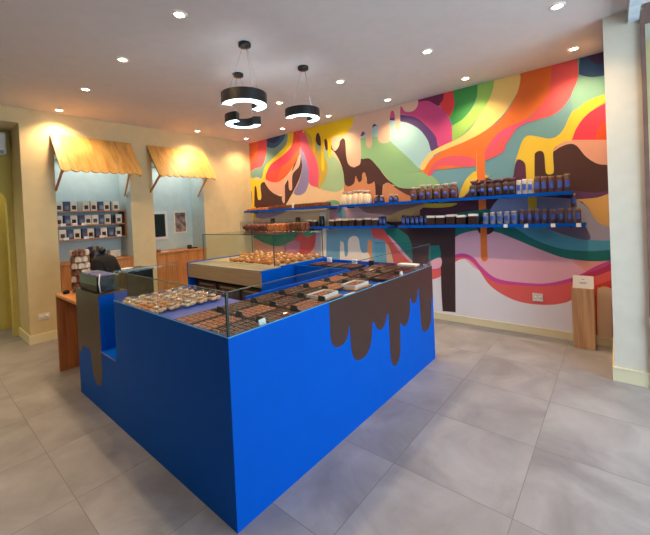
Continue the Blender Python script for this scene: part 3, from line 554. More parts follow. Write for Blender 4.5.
for i, (y, zz, bd) in enumerate([(1.41,1.49,'middle'),(1.55,1.49,'middle'),(1.66,1.49,'middle'),(1.44,1.29,'bottom'),(1.68,1.29,'bottom'),(1.88,1.29,'bottom'),(2.12,1.29,'bottom')]):
    tag(MB().box(0, .003, -.03, .03, -.006, .03).build('price_card', M['tagw'], None, (B+.2515, y, zz)), 'small white price card clipped to the %s niche board edge' % bd, 'price card', 'price cards on the %s niche board' % bd)
# pale box on the niche cabinet
tag(MB().box(-.06, .06, -.07, .07, 0, .11, bev=.002).build('flat_box', M['cream'], None, (B+.12, 2.08, .968)), 'plain white box on the niche cabinet behind the bent person', 'box')
# window and picture of niche 2
t = struct('window_3', MB().box(0,.03,2.66,3.0,1.17,1.66), M['plast']); t.location = (B, 0, 0)
MB().box(.03, .034, 2.70, 2.955, 1.215, 1.615).build('window_pane', M['dkglass'], t)
t = thing('framed_picture', 'small framed photograph on the pale blue niche wall beside the window', 'picture', (B+.001, 3.25, 1.455))
MB().box(0, .015, -.12, .12, -.20, .20, bev=.003).build('frame', M['cream'], t)
MB().box(.0152, .0165, -.10, .10, -.175, .175).build('print', M['photo'], t)
t = thing('small_dark_dispenser', 'small brown and black dispenser on the cabinet below the picture', 'dispenser', (XL-.14, 3.24, .972))
MB().box(-.03, .03, -.03, .03, 0, .07, bev=.004).build('body', M['dark'], t); MB().box(-.03, .03, .03, .14, 0, .02, bev=.003).build('foot_plate', M['blackm'], t)
t = thing('small_clay_pot', 'small brown pot at the pier-side end of the cabinet below the window', 'pot', (XL-.08, 2.66, .972))
MB().lathe([(0,0),(.025,0),(.034,.05),(.028,.05),(.022,.01),(0,.01)], n=16).build('pot_body', M['pot'], t)
MB().box(-.05, .02, .05, .16, 0, .008).build('saucer_card', M['white'], t)

# ------------------------------------------------------------------ display counter (blue, U-shaped, with the till podium)
CF, CE, HC = .95, 3.34, .93
CX0, CX1 = -3.71, -1.41
t = thing('display_counter', 'large royal blue chocolate counter with painted brown drips and glass screens', 'counter', (0,0,0))
g = MB()
g.box(-2.82, CX1, CF, 1.53, 0, .895)                    # front leg
g.box(-2.05, CX1, 1.53, CE, 0, .895)                    # long leg
g.box(-2.78, -2.05, 2.80, CE, 0, .895)                  # far leg
for x0, x1, y0, y1 in ((-2.82,CX1,CF,CF+.018), (CX1-.018,CX1,CF+.018,CE), (-2.78,CX1-.018,CE-.018,CE), (-2.82,-2.802,CF+.018,1.53), (-2.05,-2.035,1.53,2.80), (-2.78,-2.05,2.80,2.815)):
    g.box(x0, x1, y0, y1, .895, HC)
g.box(-3.13, -2.82, CF, 1.16, 0, .485)                  # low link
g.build('counter_body', M['blue'], t)
g = MB().box(CX0, -3.13, CF, 1.16, 0, HC)
g.build('till_podium_body', M['blue'], t)
MB().box(-2.80, -2.06, CF+.019, 1.515, .8955, .899).build('blue_shelf_top', M['lav'], t)
MB().box(CX0-.002, -3.128, CF-.004, 1.162, HC, HC+.006).build('podium_top', M['choc'], t)
MB().box(-3.128, -2.822, CF-.006, 1.16, .4852, .492).build('link_top', M['blue'], t)
MB().box(-3.128, -2.822, CF-.007, CF-.001, .484, .4925).build('link_edge', M['lav'], t)
# drips
# measured silhouette of the painted drips on the long side
front = [(1.705,HC-.0005),(1.705,.72),(1.712,.67),(1.735,.64),(1.77,.622),(1.81,.617),(1.85,.625),(1.88,.645),(1.90,.68),(1.908,.715),(1.913,.722),(1.918,.715),
 (1.922,.60),(1.93,.53),(1.955,.48),(1.995,.455),(2.05,.447),(2.105,.455),(2.15,.485),(2.18,.54),(2.195,.60),(2.203,.66),(2.216,.665),(2.228,.67),(2.24,.645),(2.27,.60),(2.32,.575),(2.37,.59),(2.41,.635),(2.43,.675),(2.44,.68),(2.448,.66),
 (2.45,.40),(2.455,.30),(2.48,.245),(2.53,.222),(2.58,.24),(2.615,.29),(2.625,.36),(2.63,.52),(2.64,.545),(2.652,.54),(2.67,.52),(2.71,.495),(2.76,.505),(2.80,.545),(2.825,.60),(2.835,.70),(2.842,.715),(2.85,.71),(2.875,.665),(2.92,.645),(2.965,.665),(2.99,.71),(3.0,.75),(3.01,.765),(3.02,.75),
 (3.03,.60),(3.04,.42),(3.065,.36),(3.13,.325),(3.20,.335),(3.25,.37),(3.275,.42),(3.285,.52),(3.30,.60),(3.338,.62),(3.338,HC-.0005)]
MB().prism(front, lambda a, b, q: (q, a, b), CX1, CX1+.0015).build('painted_drips', M['choc'], t)
left = [(-3.708,HC-.0005),(-3.708,.40),(-3.69,.385),(-3.65,.375),(-3.61,.40),(-3.585,.44),(-3.54,.45),(-3.48,.445),(-3.42,.45),(-3.385,.42),(-3.37,.33),(-3.355,.26),(-3.31,.205),(-3.25,.185),(-3.19,.20),(-3.155,.25),(-3.135,.33),(-3.135,.49),(-3.1315,.50),(-3.1315,HC-.0005)]
MB().prism(left, lambda a, b, q: (a, q, b), CF-.0015, CF).build('painted_drips', M['choc'], t)
MB().box(CX0-.0015, CX0, CF, 1.16, .45, HC-.0005).build('painted_side', M['choc'], t)
# glass screens
GT = 1.145
def pane(nm, x0, x1, y0, y1, z0=.905, z1=GT, par=t):
    o = MB().box(x0, x1, y0, y1, z0, z1).build(nm, M['glass'], par)
    e = MB().box(x0, x1, y0, y1, z1, z1+.003).build('polished_edge', M['gedge'], o); return o
pane('glass_screen', -2.80, CX1-.012, CF+.003, CF+.011)
pane('glass_screen', CX1-.012, CX1-.004, CF+.003, CE-.004)
pane('glass_screen', -2.05, CX1-.012, CE-.012, CE-.004)
pane('glass_screen', -2.815, -2.807, CF+.003, 1.45)
MB().box(CX1-.014, CX1-.003, CF+.002, CF+.013, .9, GT+.004).build('corner_joint', M['post'], t)
MB().box(-2.82, CX1+.001, CF-.001, CF+.0015, HC, HC+.004).box(CX1-.0015, CX1+.001, CF, CE, HC, HC+.004).build('rim_edge', mat('rim_cyan', (90,170,200), .3), t)
for x, y in ((CX1-.008, CE-.03), (CX1-.008, 3.20)): MB().box(x-.012, x+.012, y-.015, y+.015, .93, .965, bev=.003).build('glass_clamp', M['chrome'], t)

# trays with chocolates
TZ = .8995
def chocolate(nm, m, sx, sy, sz, lab):
    o = MB().box(-sx/2, sx/2, -sy/2, sy/2, 0, sz, bev=min(sx, sy, sz)*.22)
    # a ridge across the top
    o.box(-sx*.32, sx*.32, -sy*.06, sy*.06, sz*.96, sz*1.12)
    return Kind(tag(o.build(nm, m), lab, 'chocolate'))
KM = chocolate('milk_chocolate', M['milk'], .044, .032, .017, 'x'); KD = chocolate('dark_chocolate', M['darkc'], .044, .032, .017, 'x')
KB = chocolate('chocolate_slab', M['redc'], .150, .040, .020, 'x'); KC = chocolate('chocolate_slab', M['darkc'], .150, .040, .020, 'x')
tr = thing('chocolate_tray', 'x', 'tray')
MB().box(-.09, .09, -.125, .125, 0, .006).build('tray_base', M['tray'], tr)
MB().box(-.09, .09, -.125, -.119, .006, .02).box(-.09, .09, .119, .125, .006, .02).box(-.09, -.084, -.119, .119, .006, .02).box(.084, .09, -.119, .119, .006, .02).build('tray_rim', M['tray'], tr)
KT = Kind(tr)
sg = MB().prism([(-.013, 0), (.013, 0), (.002, .030), (-.002, .030)], lambda a, b, q: (q, a, b), -.026, .026)
KS = Kind(tag(sg.build('price_sign', M['sign']), 'x', 'price sign'))
colx = [-1.527, -1.718, -1.909]; coln = ['glass-side line', 'middle line', 'inner line']
pat = {(0,0):'d',(0,1):'d',(0,2):'m',(1,0):'m',(1,1):'m',(1,2):'d',(2,0):'m',(2,1):'d',(2,2):'d',
       (0,4):'x',(0,3):'x',(0,5):'x',(1,3):'d',(1,4):'m',(2,3):'d',(2,4):'m',(1,5):'d',(2,5):'m'}
for c in range(3):
    for r in range(9):
        if pat.get((c, r)) == 'x': continue
        x = colx[c]; y = CF+.145+.262*r
        KT.put((x, y, TZ), 0, 'black chocolate tray, %s from the front corner in the %s' % (ORD[r], coln[c]), 'black trays of chocolates')
        kind = pat.get((c, r), 's')
        if kind in 'md':
            k = KM if kind == 'm' else KD
            lab = '%s chocolate piece in the %s tray from the front corner, %s' % ('milk' if kind == 'm' else 'dark', ORD[r], coln[c])
            for i in range(3):
                for j in range(6):
                    k.put((x+(i-1)*.053+random.uniform(-.002,.002), y+(j-2.5)*.038, TZ+.006), random.uniform(-.06,.06), lab, lab.replace('piece', 'pieces'))
        else:
            k = KB if c != 1 else KC
            lab = 'dark chocolate slab in the %s tray from the front corner, %s' % (ORD[r], coln[c])
            for j in range(5): k.put((x, y+(j-2)*.046, TZ+.006), random.uniform(-.03,.03), lab, lab.replace('slab', 'slabs'))
        if r < 7:
            KS.put((x+.02, y+.131, TZ+.0205), random.uniform(-.1,.1), 'small black price sign at the end of the %s tray, %s' % (ORD[r], coln[c]), 'black price signs on the counter')
# white boxes of chocolates
def white_box(loc, rz, lab):
    t = thing('open_gift_box', lab, 'box', loc, rz)
    g = MB(); w_, l_ = .065, .10
    g.box(-w_, w_, -l_, l_, 0, .004); g.box(-w_, -w_+.004, -l_, l_, .004, .026); g.box(w_-.004, w_, -l_, l_, .004, .026); g.box(-w_+.004, w_-.004, -l_, -l_+.004, .004, .026); g.box(-w_+.004, w_-.004, l_-.004, l_, .004, .026)
    g.build('carton', M['white'], t)
    h = MB()
    for i in range(3):
        for j in range(5): h.box(-.05+i*.036, -.022+i*.036, -.085+j*.035, -.06+j*.035, .0042, .022, 0, .003)
    h.build('chocolate_filling', M['milk'], t)
    return t
for (x, y, lab) in ((-1.60, 1.87, 'open white gift box of chocolates beside the start of the painted drips'), (-1.595, 2.265, 'open white gift box of chocolates further along the counter toward the mural')):
    MB_ = tag(MB().box(-.085, .085, -.12, .12, 0, .012, bev=.003).build('wooden_riser', M['wood'], None, (x, y, TZ)), 'flat brown wooden riser under the gift box ' + ('beside the start of the drips' if y < 2 else 'closer to the mural'), 'riser')
    white_box((x, y, TZ+.0125), .03, lab)
for (x, y, lab) in ((-1.47, 2.035, 'white price card lying flat between the two white gift boxes'), (-1.46, 2.41, 'white price card lying flat after the second white gift box')):
    tag(MB().box(-.025, .025, -.06, .06, 0, .012, bev=.002).build('price_card', M['tagw'], None, (x, y, TZ)), lab, 'price card')
for (x, y, rz, m, lab) in ((-1.45, 1.19, .1, 'white', 'white standing price card at the glass near the counter corner'), (-1.56, .985, 1.5, 'cookie', 'kraft brown price card standing at the front glass near the corner'), (-2.22, .985, 1.5, 'cookie', 'kraft brown price card standing at the front glass beside the biscuit bags'), (-1.455, 2.78, .1, 'white', 'white standing price card at the glass beside the darkest trays')):
    tag(MB().prism([(-.010,0),(.010,0),(.003,.034),(.0,.034)], lambda a, b, q: (-a, q, b), -.024, .024).build('price_card', M[m], None, (x, y, TZ+(.0205 if (y>1) else .0005)), rz), lab, 'price card')
# far leg: trays of mixed chocolates
for i, x in enumerate((-2.62, -2.40, -2.18)):
    KT.put((x, 3.06, TZ), 0, 'black tray on the far arm of the counter, %s from the pastry case' % ORD[i], 'black trays on the far arm')
    lab = 'dark chocolate slab in the far arm tray %s from the pastry case' % ORD[i]
    for j in range(5): (KC if i % 2 else KB).put((x, 3.06+(j-2)*.046, TZ+.006), random.uniform(-.03,.03), lab, lab.replace('slab', 'slabs'))
for i, (x, y) in enumerate(((-2.66, 3.265), (-2.05, 3.24), (-2.28, 3.25))):
    tag(MB().box(-.03, .03, -.012, .012, 0, .06, bev=.002).build('jar_card', M['tagw'] if i != 1 else M['sign'], None, (x, y, TZ)), ['white card standing behind the far arm trays next to the pastry case', 'dark card standing where far arm and long side meet', 'white card standing behind the middle of the far arm trays'][i], 'price card')
tag(MB().box(-.10, .10, -.05, .05, 0, .02, bev=.002).build('flat_box', M['white'], None, (-1.62, 3.255, TZ+.027)), 'flat white box lying across the trays at the mural end', 'box')

# bags of biscuits on the blue shelf
def biscuit_bag(m):
    t = thing('biscuit_bag', 'x', 'bag')
    g = MB()
    for (x, y, z) in ((-.022,-.03,.018),(.022,-.028,.018),(-.022,.004,.02),(.022,.006,.02),(0,.034,.018),(0,-.01,.038)):
        bm = bmesh.new(); bmesh.ops.create_icosphere(bm, subdivisions=1, radius=1)
        for v in bm.verts: v.co = Vector((v.co.x*.023+x, v.co.y*.021+y, v.co.z*.013+z)) + Vector([random.uniform(-.002,.002) for _ in range(3)])
        g.bm(bm, 0, False)
    g.build('biscuits', m, t)
    bm = bmesh.new(); bmesh.ops.create_icosphere(bm, subdivisions=2, radius=1); e = MB()
    for v in bm.verts:
        k = 1+.10*math.sin(v.co.x*9+v.co.y*7)
        v.co = Vector((v.co.x*.049*k, v.co.y*.062*k, max(.001, .027+v.co.z*.028)))
    e.bm(bm, 0, True); e.tube([(0,.055,.02),(0,.08,.032),(0,.095,.05)], [.012,.005,.018], 8)
    e.build('cellophane', M['cello'], t)
    MB().tube([(0,.078,.031),(0,.084,.035)], .008, 8).build('ribbon', M['ribbon'], t)
    return Kind(t)
KK = [biscuit_bag(M['cookie']), biscuit_bag(M['cookie3']), biscuit_bag(M['cookie2'])]
nm3 = ['golden biscuits', 'pale meringues', 'orange biscuits']
for r in range(5):
    for c in range(6):
        x = -2.755+c*.094+random.uniform(-.01,.01)+ (r*.006); y = 1.03+r*.098+random.uniform(-.006,.006)
        k = 2 if (c in (3,4) and r < 2) else (1 if (c+r) % 3 == 1 else 0)
        KK[k].put((x, y, .9005), random.uniform(-.25,.25), 'clear bag of %s, %s from the till, %s row from the glass' % (nm3[k], ORD[c], ORD[r]), 'bags of biscuits on the blue shelf')

# ------------------------------------------------------------------ till corner
t = thing('cashier_desk', 'low reddish wooden desk joined to the brown end of the counter', 'desk', (0,0,0))
MB().box(-4.42, -3.715, .955, 1.28, .775, .80).build('desk_top', M['wood'], t)
MB().box(-4.42, -4.395, .955, 1.28, 0, .775).build('end_panel', M['woodd'], t)
MB().box(-4.395, -3.715, 1.255, 1.28, .05, .775).build('back_panel', M['woodd'], t)
tag(MB().box(-.12, .16, -.07, .07, 0, .008, bev=.002).build('desk_mat', M['blackm'], None, (-4.05, 1.18, .80)), 'thin black mat on the wooden desk by the pack tower', 'mat')
t = thing('cash_register', 'black till with two lilac screens on the brown podium', 'till', (-3.43, 1.055, .936))
MB().box(-.225, .215, -.085, .085, 0, .13, bev=.008).build('till_body', M['blackm'], t)
MB().box(-.20, -.02, -.075, .05, .13, .142, bev=.002).build('touch_screen', M['screen'], t)
MB().box(.02, .20, -.075, .05, .13, .142, bev=.002).build('touch_screen', M['screen'], t)
MB().box(-.215, .205, -.088, -.085, .012, .05).build('cash_drawer', M['dark'], t)
MB().tube([(.235,-.07,.006),(.223,-.075,.08),(.205,-.06,.15)], .005, 6).build('cable', M['plast'], t)
MB().lathe([(0,0),(.012,0),(.008,.03),(0,.05)], n=10).build('card_slot_knob', M['blackm'], t, (-.01, .068, .13))
# tower of packets
tw = thing('packet_tower', 'brown rotating display tower on the wooden desk left of the bent person', 'display stand', (-4.29, 1.15, .8085))
MB().lathe([(0,0),(.08,0),(.08,.012),(.012,.018),(.012,.44),(0,.44)], n=20).build('pole', M['tan'], tw)
for k in range(6): MB().lathe([(.011,0),(.080,0),(.080,.004),(.011,.004)], (0,0,.028+.067*k), 20).build('tier_disc', M['tan'], tw)
def pack(m): return Kind(tag(MB().box(-.020,.020,-.026,.026,0,.050,bev=.008).tube([(0,0,.048),(0,0,.058)], [.012,.026], 8).build('sweet_packet', m), 'x', 'packet'))
kp = [pack(M['packb']), pack(M['packw']), pack(M['pastryd'])]
tiern = ['bottom', 'second', 'third', 'fourth', 'fifth', 'top']
for k in range(6):
    for i in range(7):
        a = 2*PI*i/7+k*.55; w_ = random.choice((0, 0, 1, 1, 2))
        l_ = '%s sweet packet on the %s tier of the desk tower' % (['dark brown','cream','reddish brown'][w_], tiern[k])
        kp[w_].put((-4.29+.062*math.cos(a), 1.15+.062*math.sin(a), .8085+.0325+.067*k), a+random.uniform(-.3,.3), l_, l_.replace('packet on', 'packets on'))
tag(MB().lathe([(0,0),(.028,0),(.032,.02),(.02,.036),(0,.04)], n=14).build('round_weight', M['blackm'], None, (-4.30, 1.02, .8005)), 'small round black object on the front edge of the desk', 'weight')
# black low unit behind
t = thing('black_side_unit', 'low black cabinet standing behind the biscuit bags near the person', 'cabinet', (-4.90, 1.92, 0))
MB().box(-.22, .16, -.16, .17, 0, .86, bev=.006).build('unit_body', M['blackm'], t)
MB().box(-.23, .17, -.17, .18, .86, .88, bev=.004).build('unit_top', M['black'], t)
MB().box(-.06, .08, -.1645, -.16, .12, .8).build('unit_door', M['blackm'], t)
tag(MB().box(-.05, .05, -.08, .08, 0, .012, bev=.002).build('paper_stack', M['white'], None, (-4.98, 1.84, .8805), .5), 'small stack of white paper on the black unit beside the person', 'paper')

# ------------------------------------------------------------------ steel pastry display
SX0, SX1, SY0, SY1 = -4.30, -2.81, 2.33, 3.45
t = thing('pastry_display', 'steel-topped blue pastry counter with glass case beside the mural', 'display counter', (0,0,0))
MB().box(SX0, SX0+.03, SY0, SY1, 0, .925).build('side_panel', M['blue'], t)
MB().box(SX1-.03, SX1, SY0, SY1, 0, .925).build('side_panel', M['blue'], t)
MB().box(SX0+.03, SX1-.03, SY1-.02, SY1, 0, .925).build('back_panel', M['blue'], t)
MB().box(SX0+.03, SX1-.03, SY0, SY1-.02, .915, .93).build('steel_top', M['steeltop'], t)
MB().box(SX0+.03, SX1-.002, SY0-.004, SY0+.015, .755, .914).build('steel_apron', M['steel'], t)
MB().box(SX0, SX0+.03, SY0, SY1, .925, .94).box(SX1-.03, SX1, SY0+.3, SY1, .925, .94).box(SX0, SX1, SY1-.02, SY1, .93, .94).build('blue_rim', M['blue'], t)
MB().box(SX0+.03, SX1-.03, SY0+.10, SY0+.5, .1, .74).build('fridge_box', M['dark'], t)
for i in range(3):
    x = SX0+.12+i*.46
    o = MB().box(x, x+.40, SY0+.08, SY0+.10, .12, .70, bev=.004).build('fridge_door', M['darkdrawer'], t)
    MB().box(x+.05, x+.35, SY0+.068, SY0+.08, .66, .68).build('door_handle', M['steel'], o)
CT = 1.283
def cpane(x0, x1, y0, y1, z0, z1, nm='case_glass'): return MB().box(x0, x1, y0, y1, z0, z1).build(nm, M['glass'], t)
cpane(-4.27, -2.875, 2.565, 2.573, .932, CT); cpane(-4.27, -2.875, 3.392, 3.40, .942, CT)
cpane(-4.28, -4.272, 2.565, 3.40, .942, CT); cpane(-2.873, -2.865, 2.565, 3.40, .942, CT); cpane(-4.28, -2.865, 2.565, 3.40, CT, CT+.008)
e = MB()
for x, y in ((-4.278, 2.567), (-2.869, 2.567), (-2.869, 3.396), (-4.278, 3.396), (-3.55, 3.396)): e.box(x-.004, x+.004, y-.004, y+.004, .942, CT)
e.box(-4.28, -2.865, 2.5625, 2.5645, CT, CT+.008); e.box(-2.8645, -2.8625, 2.565, 3.40, CT, CT+.008)
e.build('glass_edges', M['gedge'], t)
MB().box(-4.29, -2.86, 3.385, 3.41, CT+.0085, CT+.022).build('back_rail', M['post'], t)
tag(MB().box(-4.22, -2.90, 2.60, 3.36, .9302, .934).build('tray_liner', M['liner'], t)) 
area('pastry_fill', (-3.57, 3.30, CT-.02), (.35,0,0), 1.2, .05, 2.5, (1,.9,.74))  # fill light without a fixture, added to brighten the pastries
# pastries
def croissant():
    g = MB(); pts = []; rs = []
    for i in range(13):
        a = PI*(.12+.76*i/12); pts.append((.055*math.cos(a), .04*math.sin(a)-.022, .022)); rs.append((.006+.018*math.sin(PI*i/12))*(1+.10*(i % 2)))
    g.tube(pts, rs, 10); return Kind(tag(g.build('croissant', M['pastry']), 'x', 'pastry'))
def bun():
    t = thing('cream_bun', 'x', 'pastry')
    MB().ball((0,0,.022), (.042,.036,.022), n=14).build('bun_dough', M['pastry'], t)
    MB().ball((0,0,.042), (.020,.016,.010), n=12).build('cream_filling', M['cream_f'], t)
    return Kind(t)
def danish():
    t = thing('oblong_pastry', 'x', 'pastry')
    MB().ball((0,0,.018), (.062,.028,.019), n=14).build('dough', M['pastry'], t)
    MB().ball((0,0,.032), (.046,.014,.008), n=12).build('glaze', M['pastryd'], t)
    return Kind(t)
def tart():
    t = thing('custard_tart', 'small yellow custard tart', 'pastry')
    MB().lathe([(0,0),(.034,0),(.044,.03),(.040,.03),(0,.026)], n=18).build('pastry_shell', M['pastry'], t)
    MB().lathe([(0,.0265),(.0395,.0265),(.034,.034),(0,.036)], n=18).build('custard', M['custard'], t)
    return Kind(t)
KCR, KBU, KDA, KTA = croissant(), bun(), danish(), tart()
labs = {'c':'golden croissant','b':'cream-topped bun','d':'glazed oblong pastry','t':'yellow custard tart'}
kk = {'c':KCR,'b':KBU,'d':KDA,'t':KTA}
grid = ['dcdbdcbdbdcb','tttdbbcdcbcb','tttcdbcbdbdc','ccbdbbcdbcbd','ddcbbcbdccbd','bbdcdbccbdcb']
for r, row in enumerate(grid):
    for c, k in enumerate(row):
        x = -4.13+c*.108+(.03 if r % 2 else 0); y = 2.68+r*.128
        if c < 3-(r//2) and r < 3: continue
        kk[k].put((x+random.uniform(-.01,.01), y+random.uniform(-.008,.008), .9345), random.uniform(-.5,.5)+(PI/2 if k in 'cd' else 0),
                  '%s, %s along the %s row back from the front pane' % (labs[k], ORD[c], ORD[r]), 'pastries in the glass case', (.95,.95,1.1))
# clear boxes of dark pastries on top of the case
def acrylic(x0, x1, y, lab):
    t = thing('acrylic_box', lab, 'container', ((x0+x1)/2, y, CT+.0085)); w_ = (x1-x0)/2
    MB().box(-w_, w_, -.10, .10, 0, .004).box(-w_, w_, -.10, -.097, .004, .15).box(-w_, w_, .097, .10, .004, .12).box(-w_, -w_+.003, -.097, .097, .004, .12).box(w_-.003, w_, -.097, .097, .004, .12).build('clear_walls', M['cello'], t)
    return t
acrylic(-4.24, -3.72, 3.25, 'clear tray of dark croissants on top of the pastry case, alcove end')
acrylic(-3.68, -3.32, 3.25, 'clear tray of brown cakes in the middle on top of the pastry case')
acrylic(-3.28, -2.95, 3.25, 'clear tray of dark cakes on top of the pastry case, pier end')
dk = MB(); pts = []; rs = []
for i in range(13):
    a = PI*(.12+.76*i/12); pts.append((.055*math.cos(a), .04*math.sin(a)-.022, .022)); rs.append((.006+.018*math.sin(PI*i/12))*(1+.10*(i % 2)))
KX = Kind(tag(dk.tube(pts, rs, 10).build('chocolate_croissant', M['pastryd']), 'x', 'pastry'))
for r in range(2):
    for i in range(4): KX.put((-4.16+i*.12, 3.20+.09*r, CT+.013), random.uniform(-.3,.3), 'dark croissant in the clear tray on the case, %s along the %s row' % (ORD[i], ORD[r]), 'dark croissants on top of the case', (1.15,1.3,2.0))
KL = Kind(tag(MB().box(-.05,.05,-.03,.03,0,.05,bev=.014).build('loaf_cake', M['slabo']), 'x', 'cake')); KLd = Kind(tag(MB().box(-.05,.05,-.03,.03,0,.055,bev=.014).build('loaf_cake', M['slab']), 'x', 'cake'))
for r in range(2):
    for i in range(3): KL.put((-3.61+i*.11, 3.20+.09*r, CT+.013), 0, 'orange-brown loaf cake on the case, %s along the %s row' % (ORD[i], ORD[r]), 'loaf cakes on top of the case', (1,1.2,1.8))
    for i in range(2): KLd.put((-3.19+i*.14, 3.20+.09*r, CT+.013), 0, 'dark brown loaf cake on the case, %s along the %s row' % (ORD[i], ORD[r]), 'loaf cakes on top of the case', (1,1.2,1.8))

# ------------------------------------------------------------------ wall shelves and stock
def shelf(x0, x1, z, lab):
    t = thing('wall_shelf', lab, 'shelf', ((x0+x1)/2, YB-.012, z)); w_ = (x1-x0)/2
    MB().box(-w_, w_, -.235, 0, -.016, .012, bev=.002).build('shelf_board', M['shelfb'], t)
    MB().box(-w_, w_, -.242, -.236, -.018, .018).build('front_lip', M['blue'], t)
    n = max(2, round((x1-x0)/.9))
    for i in range(n):
        x = -w_+.12+(2*w_-.24)*i/(n-1)
        MB().box(x-.015, x+.015, -.17, -.001, -.03, -.0165).build('bracket', M['black'], t)
    return t
ZU, ZL = 1.595, 1.268
shelf(-5.66, -3.41, ZU, 'upper blue wall shelf beside the cream corner, carrying loaf cakes')
shelf(-3.29, -.315, ZU, 'long upper blue wall shelf carrying tied bags and jars')
shelf(-5.66, -2.45, ZL, 'lower blue wall shelf behind the pastry case')
shelf(-2.28, -.225, ZL, 'lower blue wall shelf ending by the cream pier')
bpy.context.scene.cycles.transparent_max_bounces = 40
ys = YB-.012-.13
def bag(m, h, w, lab, tie=M['tie'], lbl=True, tilt=0):
    t = thing('gift_bag', 'x', 'bag'); g = MB()
    prof = [(0,.0),(w*.42,.0),(w*.5,h*.12),(w*.5,h*.62),(w*.36,h*.74),(w*.14,h*.80)]
    g.lathe(prof+[(0,h*.80)], n=14, sx=1, sy=.72); g.build('filled_pouch', m, t)
    MB().lathe([(w*.14,h*.80),(w*.36,h*.93),(w*.42,h),(w*.30,h*.97),(0,h*.84)], n=12, sy=.6).build('gathered_top', tie, t)
    if lbl: MB().lathe([(0,0),(.024,0),(.024,.002),(0,.002)], n=16).build('round_label', M['label'], t, (0, -w*.37, h*.40)).rotation_euler = (PI/2, 0, 0)
    return Kind(t)
def jar(m, lidm, h, w, lbl=M['label'], square=False):
    t = thing('sweet_jar', 'x', 'jar')
    if square: MB().box(-w/2, w/2, -w*.42, w*.42, 0, h*.78, bev=.005).build('jar_body', m, t); MB().box(-w*.48, w*.48, -w*.40, w*.40, h*.78, h, bev=.004).build('jar_lid', lidm, t)
    else:
        MB().lathe([(0,0),(w*.46,0),(w*.5,h*.04),(w*.5,h*.86),(w*.44,h*.9),(0,h*.9)], n=18).build('jar_body', m, t)
        MB().lathe([(0,h*.9),(w*.46,h*.9),(w*.46,h),(0,h)], n=18).build('jar_lid', lidm, t)
    if lbl:
        if square: MB().box(-w*.3, w*.3, -w*.43, -w*.422, h*.15, h*.6).build('label_panel', lbl, t)
        else:
            vs = []; n = 7
            for i in range(n):
                a = -PI/2-.75+1.5*i/(n-1)
                for z in (h*.28, h*.68): vs.append((w*.507*math.cos(a), w*.507*math.sin(a), z))
            MB().add(vs, [(2*i, 2*i+2, 2*i+3, 2*i+1) for i in range(n-1)]).build('label_panel', lbl, t)
    return Kind(t)
def line(k, xs, z, lab, grp, rot=.15, order='from the pier', dy=0, sc=None):
    for i, x in enumerate(reversed(xs)):
        k.put((x, ys+dy, z), random.uniform(-rot, rot), '%s, %s %s' % (lab, ORD[i], order), grp, (sc*random.uniform(.95,1.04),)*3 if sc else (1,1,random.uniform(.94,1.05)))
U0, L0 = ZU+.0122, ZL+.0122
line(bag(M['pop'], .21, .14, '', M['tie'], False), [-3.241,-3.135,-3.033,-2.932,-2.834], U0, 'cream popcorn bag on the upper shelf', 'popcorn bags')
line(bag(M['pop'], .21, .14, '', M['tie'], False), [-3.20,-3.09,-2.98,-2.88], U0, 'cream popcorn bag in the rear line on the upper shelf', 'popcorn bags', dy=.075)
kb = bag(M['bagd'], .115, .075, '')
line(kb, [-2.673,-2.578], U0, 'small dark bag with blue label after the popcorn', 'small dark bags')
line(kb, [-2.427,-2.353], U0, 'small dark bag with blue label in the pair standing apart', 'small dark bags')
kb = bag(M['bagb'], .20, .098, '')
line(kb, [-2.082,-1.96,-1.863,-1.755,-1.644,-1.536], U0, 'tall brown tied bag with blue label on the upper shelf', 'tall brown bags')
line(kb, [-2.03,-1.91,-1.80,-1.69,-1.59], U0, 'tall brown tied bag in the rear line on the upper shelf', 'tall brown bags', dy=.08)
kb = bag(M['bagd'], .20, .09, '', mat('mauve_ties', (120,84,96), .5))
line(kb, [-1.307,-1.193,-1.104,-1.023,-.944,-.882], U0, 'tall dark tied bag with blue label past the orange drip', 'tall dark bags')
line(kb, [-1.25,-1.15,-1.06,-.97,-.90], U0, 'tall dark tied bag in the rear line past the orange drip', 'tall dark bags', dy=.08)
line(jar(M['jarw'], M['white'], .17, .054), [-.814,-.757,-.70], U0, 'white jar with blue label on the upper shelf', 'white upper jars')
kj = jar(M['jarb'], M['lidc'], .185, .060)
line(kj, [-.636,-.572,-.507,-.43,-.366], U0, 'brown jar with blue label on the upper shelf', 'brown upper jars')
# loaves on the left upper shelf
kso = Kind(tag(MB().box(-.07,.07,-.05,.05,0,.055,bev=.015).build('wrapped_loaf', M['slabo']), 'x', 'cake')); ksd = Kind(tag(MB().box(-.07,.07,-.05,.05,0,.075,bev=.016).build('wrapped_loaf', M['slab']), 'x', 'cake'))
line(kso, [-5.58,-5.42,-5.26,-5.10], U0, 'orange-brown loaf on the corner shelf', 'loaves on the corner shelf', .04)
line(ksd, [-4.93,-4.77,-4.61,-4.45,-4.26,-4.10,-3.94,-3.78,-3.63], U0, 'dark brown loaf on the corner shelf', 'loaves on the corner shelf', .04)
tag(MB().box(-.02,.02,-.015,.015,0,.10,bev=.003).build('white_carton', M['white'], None, (-4.36, ys-.03, U0)), 'small white upright carton among the loaves on the corner shelf', 'carton')
